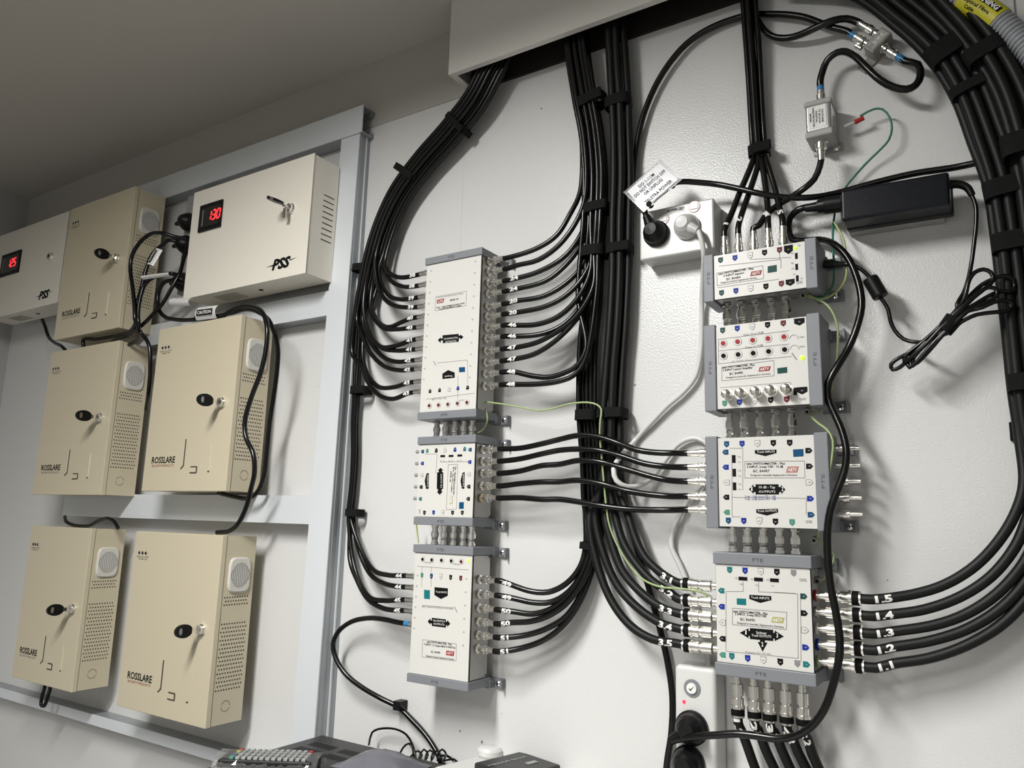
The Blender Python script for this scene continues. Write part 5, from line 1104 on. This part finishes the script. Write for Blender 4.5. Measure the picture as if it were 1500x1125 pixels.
c4 = plug(P(1009,1117,d_+.001), .0205, 'black_plastic', -90, 'round black plug at the bottom edge, under the other plug of the power strip')
mainc = cable([c3+Vector((.004,-.001,.002)),P(1004,1081,.062),P(1020,1079,.07),P(1045,1077,.072),P(1080,1075,.072),P(1110,1078,.072),P(1140,1082,.073),P(1165,1078,.075),P(1187,1066,.078),P(1207,1040,.08),P(1220,1005,.08),P(1229,965,.08),P(1230,935,.078),P(1225,900,.078),P(1217,860,.078),P(1213,820,.077),P(1212,780,.076),P(1217,745,.076),P(1228,715,.074),P(1237,690,.072),P(1240,660,.07),P(1233,630,.066),P(1222,605,.062),P(1213,583,.06),P(1214,560,.06),P(1226,538,.058),P(1243,510,.052),P(1255,480,.05),P(1262,450,.05),P(1260,425,.048),P(1252,398,.044),P(1240,375,.04),P(1222,358,.034),P(1200,351,.016),P(1175,353,.010),P(1160,350,.010),P(1155,335,.016),P(1158,318,.03),P(1170,307,.036),P(1184,303,.036)], .0043, 'heavy black cord hanging over the right stack from the power brick to the power strip', name='power_cable', n=10)[0]; attach(PL[2], mainc); tag(PL[3],'round black plug at the bottom edge, under the other plug of the power strip','plug')
mb = MB(); p0 = P(1180,305,.036); p1 = P(1231,298,.036); dr = (p1-p0).normalized(); Ld = (p1-p0).length
mb.lathe(p0,dr,[(0,.0052),(Ld*.35,.0068),(Ld*.36,.0085),(Ld*.55,.0095),(Ld*.56,.0115),(Ld+.002,.0115)],'black_plastic',8); attach(mb.build('connector'), mainc)
# ------------------------------------------------------------------ power brick
a = P(1231,279,.060); b = P(1388,251,.060); c_ = P(1394,299,.060); dd_ = P(1233,323,.060)
ex1 = (b-a).normalized(); ez1 = Vector((-ex1.z,0,ex1.x)); wB = ((b-a).length+(c_-dd_).length)/2; hB = ((a-dd_).dot(ez1)+(b-c_).dot(ez1))/2; cB = (a+b+c_+dd_)/4
e = empty('power_brick', Vector((cB.x,-.01,cB.z)), 'long black laptop-style power brick stuck on the wall by the surge protector', 'power adaptor')
def ob(mb, cx_, cz_, hx_, hz_, d0, d1, m): oriented_box(mb, Vector((cB.x,-(d0+d1)/2,cB.z))+ex1*cx_+ez1*cz_, ex1, ey, ez1, hx_, (d1-d0)/2, hz_, m)
mb = MB(); ob(mb,0,.0,wB/2,hB/2,.030,.060,'navy_plastic'); mb.build('upper_shell', e, bevel=.003, seg=3)
mb = MB(); ob(mb,.001,0,wB/2+.0006,hB/2+.0006,.018,.0292,'black_plastic'); mb.build('lower_shell', e, bevel=.002)
mb = MB(); ob(mb,-.004,-hB*.05,wB/2*.92,hB/2*.93,.0005,.018,'grey_plastic'); mb.build('mounting_pad', e, bevel=.001)
pR = P(1396,268,.036)
mb = MB(); mb.tube(spline([P(1391,270,.036),P(1405,270,.036),P(1417,275,.036),P(1424,286,.036)],.003),.005,'black_plastic',10,rf=lambda i:max(.0034,.0052-.00016*i)); mb.build('strain_relief', e)
rc = .0024
coil = [P(1422,283,.036),P(1429,300,.036),P(1430,325,.036),P(1427,355,.036),P(1423,385,.036),P(1418,410,.038),P(1411,430,.040),P(1402,445,.044)]
def H(x,y,d): return P(1290+x/6.248, 380+y/6.248, d)
loops = [[H(700,460,.044),H(620,560,.044),H(480,680,.044),H(330,820,.044),H(170,900,.044),H(95,960,.044),H(110,1010,.044),H(180,985,.046),H(300,870,.05),H(450,720,.052),H(600,580,.052),H(720,440,.05),H(820,330,.048),H(930,230,.046),H(1030,180,.046),H(1130,150,.044),H(1210,180,.040),H(1215,290,.04),H(1100,290,.044),H(1000,330,.05),H(880,400,.054),H(760,480,.056),H(620,620,.056),H(470,780,.055),H(330,940,.052),H(265,990,.05),H(250,930,.047),H(350,810,.046),H(500,650,.046),H(640,520,.05),H(760,370,.056)],
 [H(760,370,.056),H(810,190,.056),H(860,120,.054),H(940,92,.052),H(1010,120,.052),H(1030,190,.052),H(960,260,.054),H(850,350,.056),H(720,480,.058),H(560,620,.058),H(400,790,.056),H(260,910,.052),H(215,935,.05),H(230,880,.05),H(380,760,.052),H(560,600,.056),H(740,440,.058),H(900,300,.056),H(990,255,.054),H(1060,275,.052),H(1055,340,.052),H(960,395,.054),H(830,450,.057),H(700,560,.058),H(560,700,.056),H(430,850,.053),H(310,960,.05),H(290,930,.049),H(420,760,.05),H(600,580,.052),H(780,480,.054),H(930,440,.056),H(1040,390,.054),H(1150,375,.048),H(1210,410,.044),H(1160,465,.044),H(1020,485,.05),H(880,505,.054),H(740,570,.054),H(600,680,.052),H(440,730,.05)]]
tail = [H(380,755,.046),H(300,755,.042),H(210,730,.04),H(130,650,.038),H(90,560,.038),H(70,460,.038),H(30,390,.038),P(1288,434,.038)]
lead = cable(coil+loops[0]+loops[1][1:]+tail, rc, 'thin black low voltage lead of the power brick, coiled into a tied hank', name='low_voltage_cable', n=7, step=.005)[0]
lead2 = cable([P(1276,408,.038),P(1266,398,.038),P(1256,391,.038),P(1246,388,.036),P(1236,387,.034)], rc, 'short thin black lead between the ferrite bead and the injector', name='low_voltage_cable', n=7)[0]
p0,p1 = P(1274,407,.038),P(1291,436,.038); mb = MB(); Lf = (p1-p0).length; mb.lathe(p0,p1-p0,[(0,.004),(.001,.0085),(.003,.0092),(Lf-.003,.0092),(Lf-.001,.0085),(Lf,.004)],'black_plastic',12); tag(mb.build('ferrite_bead'),'black cylindrical ferrite bead on the thin lead right of the injector','ferrite bead')
p0,p1 = P(1203,387,.034),P(1238,387,.034); mb = MB(); mb.lathe(p0,p1-p0,[(0,.0035,'chrome'),(.003,.0035,'chrome'),(.0032,.0055),(.014,.0055),(.0142,.0045),((p1-p0).length,.003)],'black_plastic',10); attach(mb.build('connector'), lead2)
p0,p1 = H(610,620,.052),H(690,520,.052); mb = MB(); mb.lathe(p0-(p1-p0)*.4,p1-p0,[(0,.0085),(.018,.0095)],'velcro',14); tag(mb.build('cable_strap'),'black wire tie round the hank of thin lead','cable strap','black cable straps')
# ------------------------------------------------------------------ cords around the cabinets
BDk = .055
def cord(pts, label, r=.0042): return cable(pts, r, label, name='power_cable', m='jacket', n=8)[0]
y_ = lambda x,y: (180+x/5.625, 300+y/5.625)
cord([P(*y_(440,300),.09),P(*y_(380,290),.10),P(*y_(340,320),.10),P(*y_(250,400),.105),P(*y_(190,540),.11),P(*y_(150,700),.115),P(*y_(115,830),.12),P(*y_(110,950),.12),P(*y_(60,1040),.10),P(170,492,.085),P(140,497,.085),P(122,498,.085),P(122,505,.085),P(124,512,.08)], 'black power cord carrying a white sleeve label beside the highest beige cabinet')
cord([P(*y_(520,280),.085),P(*y_(420,262),.10),P(*y_(330,235),.115),P(*y_(230,240),.12),P(*y_(140,310),.125),P(*y_(75,420),.127),P(*y_(62,520),.127),P(*y_(80,680),.127),P(*y_(95,820),.127),P(*y_(105,960),.125),P(*y_(140,1040),.11),P(218,505,.10),P(220,540,.095),P(218,570,.09),P(214,600,.06)], 'black power cord arching over the side of the highest beige cabinet')
cord([P(*y_(520,590),.085),P(*y_(420,570),.095),P(*y_(390,565),.10),P(*y_(250,600),.11),P(*y_(180,660),.115),P(*y_(140,780),.12),P(*y_(125,900),.122),P(*y_(130,1000),.12),P(198,500,.09),P(180,508,.085)], 'black power cord with a white wrap left of the bright cream power supply')
cord([P(*y_(535,330),.07),P(*y_(500,450),.08),P(*y_(470,560),.09),P(*y_(400,690),.10),P(*y_(330,810),.105),P(*y_(250,900),.11),P(*y_(160,990),.11),P(*y_(60,1060),.10),P(165,500,.09)], 'black power cord slanting down from behind the bright cream power supply')
cord([P(*y_(510,640),.085),P(*y_(420,620),.09),P(*y_(340,640),.10),P(*y_(300,700),.10),P(*y_(285,780),.10),P(*y_(300,870),.10),P(*y_(350,925),.10),P(*y_(430,945),.10),P(*y_(520,950),.10),P(*y_(650,940),.10),P(*y_(800,930),.10),P(*y_(880,880),.10),P(*y_(960,845),.10),P(368,449,.105),P(384,457,.112),P(391,478,.116),P(390,510,.116),P(382,545,.118),P(369,580,.119),P(359,615,.118),P(360,640,.118),P(371,665,.117),P(373,690,.114),P(368,715,.10),P(360,745,.09),P(348,768,.085),P(335,778,.082),P(318,780,.08)], 'black power cord looping under the bright cream power supply and over the cabinet below', .0044)
cord([P(*y_(600,930),.09),P(*y_(760,920),.09),P(*y_(900,890),.09),P(*y_(1020,860),.095),P(380,458,.10),P(393,468,.095),P(401,485,.085),P(407,510,.075),P(406,540,.07),P(401,580,.065),P(395,620,.062),P(391,660,.06),P(386,700,.06),P(376,722,.06),P(362,730,.06),P(345,728,.06),P(320,722,.06)], 'black power cord running down close behind the right edge of the middle beige cabinet', .0044)
cord([P(62,468,.06),P(66,478,.06),P(71,493,.06),P(80,502,.07),P(90,507,.08),P(97,514,.08)], 'short black cord dropping from under the corner power supply', .0040)
cord([P(95,757,.05),P(97,764,.06),P(107,769,.06),P(130,770,.06),P(145,762,.065),P(160,760,.07),P(169,766,.07),P(173,774,.07)], 'short black cord over the top of the bottom left cabinet', .0040)
cord([P(68,968,.07),P(66,1004,.07),P(62,1018,.075),P(60,1032,.075),P(65,1034,.075),P(70,1020,.075),P(74,1006,.07),P(76,968,.07)], 'black cord loop hanging under the bottom left cabinet', .0038)
# adaptor plugs half hidden left of the bright power supply, on a power board behind it
xb_ = K(262,350,.05)[0]
mb = MB(); xx = (K(268,330,.045)[0]); mb.box(xx+.004,xx+.050,-.045,-.0005,K(268,430,.045)[1],K(268,290,.045)[1],'grey_plastic'); tag(mb.build('power_board',bevel=.003),'grey power board standing behind the left edge of the bright cream power supply','power board')
for i,((u,v),lab) in enumerate((((272,324),'black plug top beside the bright cream power supply'),((268,357),'black plug in the middle beside the bright cream power supply'),((264,412),'black plug low beside the bright cream power supply'))):
    mb = MB(); c = P(u,v,.06); mb.lathe(c+Vector((0,.014,0)),(0,-1,0),[(0,.021),(.010,.021),(.020,.016),(.028,.010),(.029,0)],'black_plastic',10); mb.lathe(c,(-1,0,.0),[(0,.008),(.02,.006),(.034,.0045)],'black_plastic',8); tag(mb.build('power_plug'),lab,'plug')
# labels on cords
def sleeve(a, b, w, label, txt, folded=False):
    ex_ = (b-a).normalized(); n_ = Vector((0,-1,0)); n_ = (n_-ex_*n_.dot(ex_)).normalized(); up_ = n_.cross(ex_); L_ = (b-a).length
    mb = MB(); pts = []
    q = [a-up_*w, b-up_*w, b+up_*w, a+up_*w]; bend = n_*.006
    rows = 7; vs = []
    for i in range(rows+1):
        s = -1+2*i/rows; off = n_*(.006*(1-s*s))
        vs += [a+up_*w*s+off, b+up_*w*s+off]
    fs = [(2*i,2*i+1,2*i+3,2*i+2) for i in range(rows)]
    mb.add(vs, fs, 'white_plastic'); mb.add([v-n_*.0006 for v in vs], [f[::-1] for f in fs], 'white_plastic')
    if txt:
        q0 = a+n_*.0068+ex_*L_*.1-up_*w*.05; mb.hexa([q0-up_*w*.42,q0-up_*w*.42+ex_*L_*.78,q0+up_*w*.5+ex_*L_*.78,q0+up_*w*.5]+[p+n_*.0003 for p in (q0-up_*w*.42,q0-up_*w*.42+ex_*L_*.78,q0+up_*w*.5+ex_*L_*.78,q0+up_*w*.5)],'ink')
        vs2,fs2,tw = text_mesh(txt,.02); mb.add([q0+ex_*(L_*.05+v.x/tw*L_*.68)+up_*(-w*.2+v.y/.72*w*.5)+n_*.0006 for v in vs2],fs2,'white_ink')
    return tag(mb.build('cord_label'),label,'label')
sleeve(P(*y_(225,500),.125),P(*y_(300,370),.115),.012,'white folded label with a black caution strip beside the highest beige cabinet','CAUTION')
sleeve(P(*y_(165,600),.125),P(*y_(390,570),.108),.0045,'white paper sleeve on the cord left of the bright cream power supply','')
sleeve(P(*y_(400,800),.11),P(*y_(560,800),.11),.008,'crumpled clear-grey label lying under the left corner of the bright power supply','')
sleeve(P(*y_(615,900),.108),P(*y_(780,880),.108),.013,'grey printed rating label hanging under the bright cream power supply','CAUTION')
# ------------------------------------------------------------------ bench with the boxes at the bottom edge
ZB = None
d_ = .060; c0 = P(472,1077,d_); zt = c0.z
ZT = zt-.047
e = empty('bench', (-.2,-.28,0), 'light grey bench the boxes stand on, just below the view', 'bench')
mb = MB(); mb.box(c0.x-.002,.75,-.56,-.056,ZT-.03,ZT,'bench'); mb.build('bench_top', e, bevel=.002)
for (lx,ly) in ((c0.x+.03,-.53),(c0.x+.03,-.08),(.70,-.53),(.70,-.08)):
    mb = MB(); mb.box(lx-.02,lx+.02,ly-.02,ly+.02,0,ZT-.03,'strut'); mb.build('leg', e)
e = empty('set_top_box', (c0.x+.13,-.15,ZT), 'flat black set-top box with rows of vent slots, behind the remote control', 'set-top box')
mb = MB(); X0,X1,Y1,Y0 = c0.x,c0.x+.27,-d_,-d_-.22; mb.box(X0,X1,Y0,Y1,ZT+.004,zt,'stb_black')
def top(x,y,w,h,m): mb.add([(x,y,zt+.0003),(x+w,y,zt+.0003),(x+w,y+h,zt+.0003),(x,y+h,zt+.0003)],[(0,1,2,3)],m)
for blk in range(4):
    for r_i in range(2):
        for k in range(9): top(X0+.022+blk*.062+k*.0055, Y1-.052-r_i*.030, .0022, .020, 'hole')
mb.build('case', e)
for sx in (X0+.02,X1-.02):
    for sy in (Y0+.02,Y1-.02):
        mb = MB(); mb.lathe(Vector((sx,sy,ZT)),(0,0,1),[(0,.008),(.0045,.008)],'black_plastic',10); mb.build('foot', e)
# remote control wrapped in clear film
rA = None
def onz(u,v,z):
    w = RM @ Vector(((u-750)/F,1,-(v-562.5)/F)); t_ = (z-Z0)/w.z; return Vector((w.x*t_,-1+w.y*t_,z))
zr0 = zt+.024
r1,r2,r3,r4 = onz(338,1096,zr0),onz(472,1101,zr0),onz(462,1113,zr0),onz(320,1108,zr0)
exr = (r2-r1).normalized(); eyr = Vector((exr.y,-exr.x,0)); 
if (r4-r1).dot(eyr) < 0: eyr = -eyr
Lr = (r2-r1).length; Wr = .048; cR = r1+exr*Lr/2+eyr*Wr/2
e = empty('remote_control', Vector((cR.x,cR.y,zt)), 'black remote control with grey buttons wrapped in clear film, on the set-top box', 'remote control')
mb = MB(); oriented_box(mb, Vector((cR.x,cR.y,zt+.013)), exr, Vector((0,0,1)), eyr, Lr/2, .0105, Wr/2, 'black_plastic'); mb.build('body', e, bevel=.004, seg=3)
mb = MB()
for i in range(13):
    for j in range(4):
        cx_ = -Lr/2*.72+i*Lr*.063; cy_ = (-.36+.24*j)*Wr; m_ = 'button_grey'
        if i == 0: m_ = ('red','yellow','petrol','green')[j]
        if i == 12 and j == 0: m_ = 'red'
        oriented_box(mb, Vector((cR.x,cR.y,zt+.0245))+exr*cx_+eyr*cy_, exr, Vector((0,0,1)), eyr, Lr*.020, .0012, Wr*.075, m_)
mb.build('buttons', e)
mb = MB(); random.seed(3); nu,nv = 26,12; vs = []
for i in range(nu+1):
    for j in range(nv+1):
        u = -1+2*i/nu; v = j/nv; ang = -math.pi*.08+math.pi*1.16*v
        rr = 1+random.uniform(-.05,.05); py = math.cos(ang)*(Wr/2+.003)*rr; pz = max(.0008,.002+abs(math.sin(ang))**.5*.0255*rr)
        vs.append(Vector((cR.x,cR.y,zt))+exr*u*(Lr/2+.006)+eyr*py+Vector((0,0,pz)))
mb.add(vs,[(i*(nv+1)+j,(i+1)*(nv+1)+j,(i+1)*(nv+1)+j+1,i*(nv+1)+j+1) for i in range(nu) for j in range(nv)],'clear_film',False); mb.build('wrapping', e)
# clear crumpled bag on the set-top box
mb = MB(); cb = onz(590,1112,zt); nu = 22; vs = []; random.seed(5)
for i in range(nu+1):
    for j in range(nu+1):
        a_ = i/nu*2-1; b_ = j/nu*2-1; hgt = .020*max(0,1-a_*a_)*max(0,1-b_*b_)+.0015*random.random()
        vs.append(Vector((cb.x+a_*.055,cb.y-.045+b_*.045,zt+.0006+hgt)))
mb.add(vs,[(i*(nu+1)+j,(i+1)*(nu+1)+j,(i+1)*(nu+1)+j+1,i*(nu+1)+j+1) for i in range(nu) for j in range(nu)],'bag_grey',True); tag(mb.build('plastic_bag'),'crumpled dark plastic bag lying on the set-top box','plastic bag')
# blue-booted cable and thin leads
zq3 = lambda x,y: (400+x/2.7273, 780+y/2.7273)
zl = K(592,913,.050)[1]
blue = [W(bL3[0]-.027,zl,.050),W(bL3[0]-.040,zl,.050)]+[P(*zq3(*p),d0) for p,d0 in (((430,345),.046),((370,343),.038),((310,358),.034),((262,395),.034),((240,445),.034),((250,500),.034),((290,565),.032),((350,615),.028),((430,662),.022),((500,698),.014),((560,755),.012),((610,810),.012),((650,870),.014),((668,910),.016),((675,960),.016))]
cable(blue+[P(652,1150,.016)], RG6, 'black cable with a blue boot looping from the lower multiswitch to the bench', ends=(('a','f','blue_boot',(1,0,0)),))
cable([P(585,1034,.02),P(600,1048,.008),P(622,1072,.008),P(640,1100,.008),P(652,1125,.010),P(658,1160,.010)], .0026, 'thin black lead tied alongside the blue-booted cable', name='thin_lead', n=6)
mb = MB(); p = P(585,1036,.012); mb.box(p.x-.007,p.x+.007,-.020,-.0005,p.z-.004,p.z+.010,'black_plastic'); tag(mb.build('cable_clip',bevel=.001),'small black cable clip on the wall under the lower cream multiswitch','cable clip')
cable([onz(521,1088,zt)+Vector((0,.03,-.01)),P(545,1073,.02),P(573,1067,.02),P(595,1076,.022),P(606,1096,.03),P(609,1112,.035),P(610,1130,.035)], .0018, 'thin black lead arching up behind the set-top box', name='thin_lead', n=6)
cable([P(582,1112,.03),P(590,1096,.03),P(599,1089,.03),P(605,1098,.03),P(606,1120,.03)], .0016, 'thin black lead in a small loop behind the set-top box', name='thin_lead', n=6)
lp = [P(600,1110,.04)]
for k in range(5): lp += [P(606+k*9,1104+((k*7)%4),.03+.006*(k%2)),P(612+k*9,1100-((k*5)%3)*1.2,.036),P(618+k*9,1106,.04),P(614+k*9,1114,.044)]
cable(lp+[P(665,1112,.03),P(680,1130,.03)], .0015, 'tangle of thin black lead beside the foot of the blue-booted cable', name='thin_lead', n=6)
cable([P(640,1108,.03),P(655,1107,.03),P(668,1118,.03),P(680,1135,.03)], .0018, 'thin black lead sloping down right of the tangle', name='thin_lead', n=6)
# small black box on a white one
zk = ZT+.066
k0 = onz(763,1100,zk); ca = onz(700,1119,zk); cbx = onz(822,1120,zk)
e1 = (cbx-k0); e2 = (ca-k0)
e1n = e1.normalized(); e2n = Vector((e1n.y,-e1n.x,0)); 
if e2n.dot(e2) < 0: e2n = -e2n
S1 = .105; S2 = .10; S1 = max(.05,e1.length); S2 = max(.05,e2.dot(e2n)*1.0)
cK = k0+e1n*S1/2+e2n*S2/2
wb = MB(); oriented_box(wb, Vector((cK.x,cK.y,ZT+.0265)), e1n, Vector((0,0,1)), e2n, S1/2+.062, .0265, S2/2+.034, 'white_plastic'); tag(wb.build('white_box',bevel=.014,seg=5),'low white box with rounded edges under the small black media box','box')
e = empty('media_box', Vector((cK.x,cK.y,ZT+.053)), 'small black media box on the low white box at the bottom edge', 'media box')
mb = MB(); oriented_box(mb, Vector((cK.x,cK.y,ZT+.0595)), e1n, Vector((0,0,1)), e2n, S1/2, .0065, S2/2, 'stb_black'); mb.build('case', e, bevel=.003, seg=3)
mb = MB()
def kt(s, o1, o2, w, h, m):
    vs,fs,tw = text_mesh(s,.01); dirx = (e1n-e2n).normalized(); diry = Vector((-dirx.y,dirx.x,0)); b0 = k0+e1n*S1*o1+e2n*S2*o2
    b0.z = zk+.0006
    ex_, ey_ = -e2n, e1n*-1
    ex_ = -e2n; ey_ = -e1n
    if ex_.cross(ey_).z < 0: ex_ = e2n
    mb.add([b0+(-e2n)*(v.x/tw)*w+(e1n*-1 if (-e2n).cross(-e1n).z>0 else e1n)*(v.y/.72)*h for v in vs],fs,m)
kt('MEDIA BOX', .35, .95, S2*.8, .006, 'button_grey')
b0 = k0+e1n*S1*.62+e2n*S2*.30; oriented_box(mb, Vector((b0.x,b0.y,zk+.0004)), e2n, Vector((0,0,1)), e1n, .009,.0004,.004,'button_grey')
mb.build('lettering', e)
wa = onz(718,1101,ZT+.060); wb = MB(); n = 18
for (z_,s_) in ((0,1),):
    prof = [(0,.016),(.004,.019),(.010,.019),(.014,.016),(.0155,.008),(.016,0)]
    wb.lathe(Vector((wa.x,wa.y,ZT+.053)),(0,0,1),prof,'white_plastic',20)
tag(wb.build('cable_puck'),'round white plastic piece behind the small black media box','plastic piece')
# ------------------------------------------------------------------ lights
def ceiling_light(cx_, cy_, wx, wy, power, label, spread=180, col=(1,.99,.965)):
    e = empty('ceiling_light', (cx_,cy_,ZC), label, 'ceiling light')
    mb = MB(); mb.box(cx_-wx/2-.02,cx_+wx/2+.02,cy_-wy/2-.02,cy_+wy/2+.02,ZC-.022,ZC-.0005,'white_plastic'); mb.build('housing', e)
    mb = MB(); mb.box(cx_-wx/2,cx_+wx/2,cy_-wy/2,cy_+wy/2,ZC-.026,ZC-.022,'lamp_diffuser'); mb.build('diffuser', e)
    l = bpy.data.lights.new('lamp','AREA'); l.shape = 'RECTANGLE'; l.size = wx; l.size_y = wy; l.energy = power; l.color = col; l.spread = math.radians(spread)
    o = bpy.data.objects.new('lamp', l); C.objects.link(o); o.location = (cx_,cy_,ZC-.028); o.parent = None
    return e
ceiling_light(-.72,-1.2,.16,.8,32,'long ceiling light just in front of the equipment wall',172)
ceiling_light(-.35,-2.2,.16,.9,22,'long ceiling light further back in the room',150)
w = bpy.data.worlds.new('world'); bpy.context.scene.world = w; w.use_nodes = True
w.node_tree.nodes['Background'].inputs[0].default_value = (.5,.5,.5,1); w.node_tree.nodes['Background'].inputs[1].default_value = .05
sc = bpy.context.scene
sc.view_settings.view_transform = 'Standard'; sc.view_settings.look = 'None'; sc.view_settings.gamma = 1; sc.view_settings.use_curve_mapping = False
sc.view_settings.exposure = 0.30
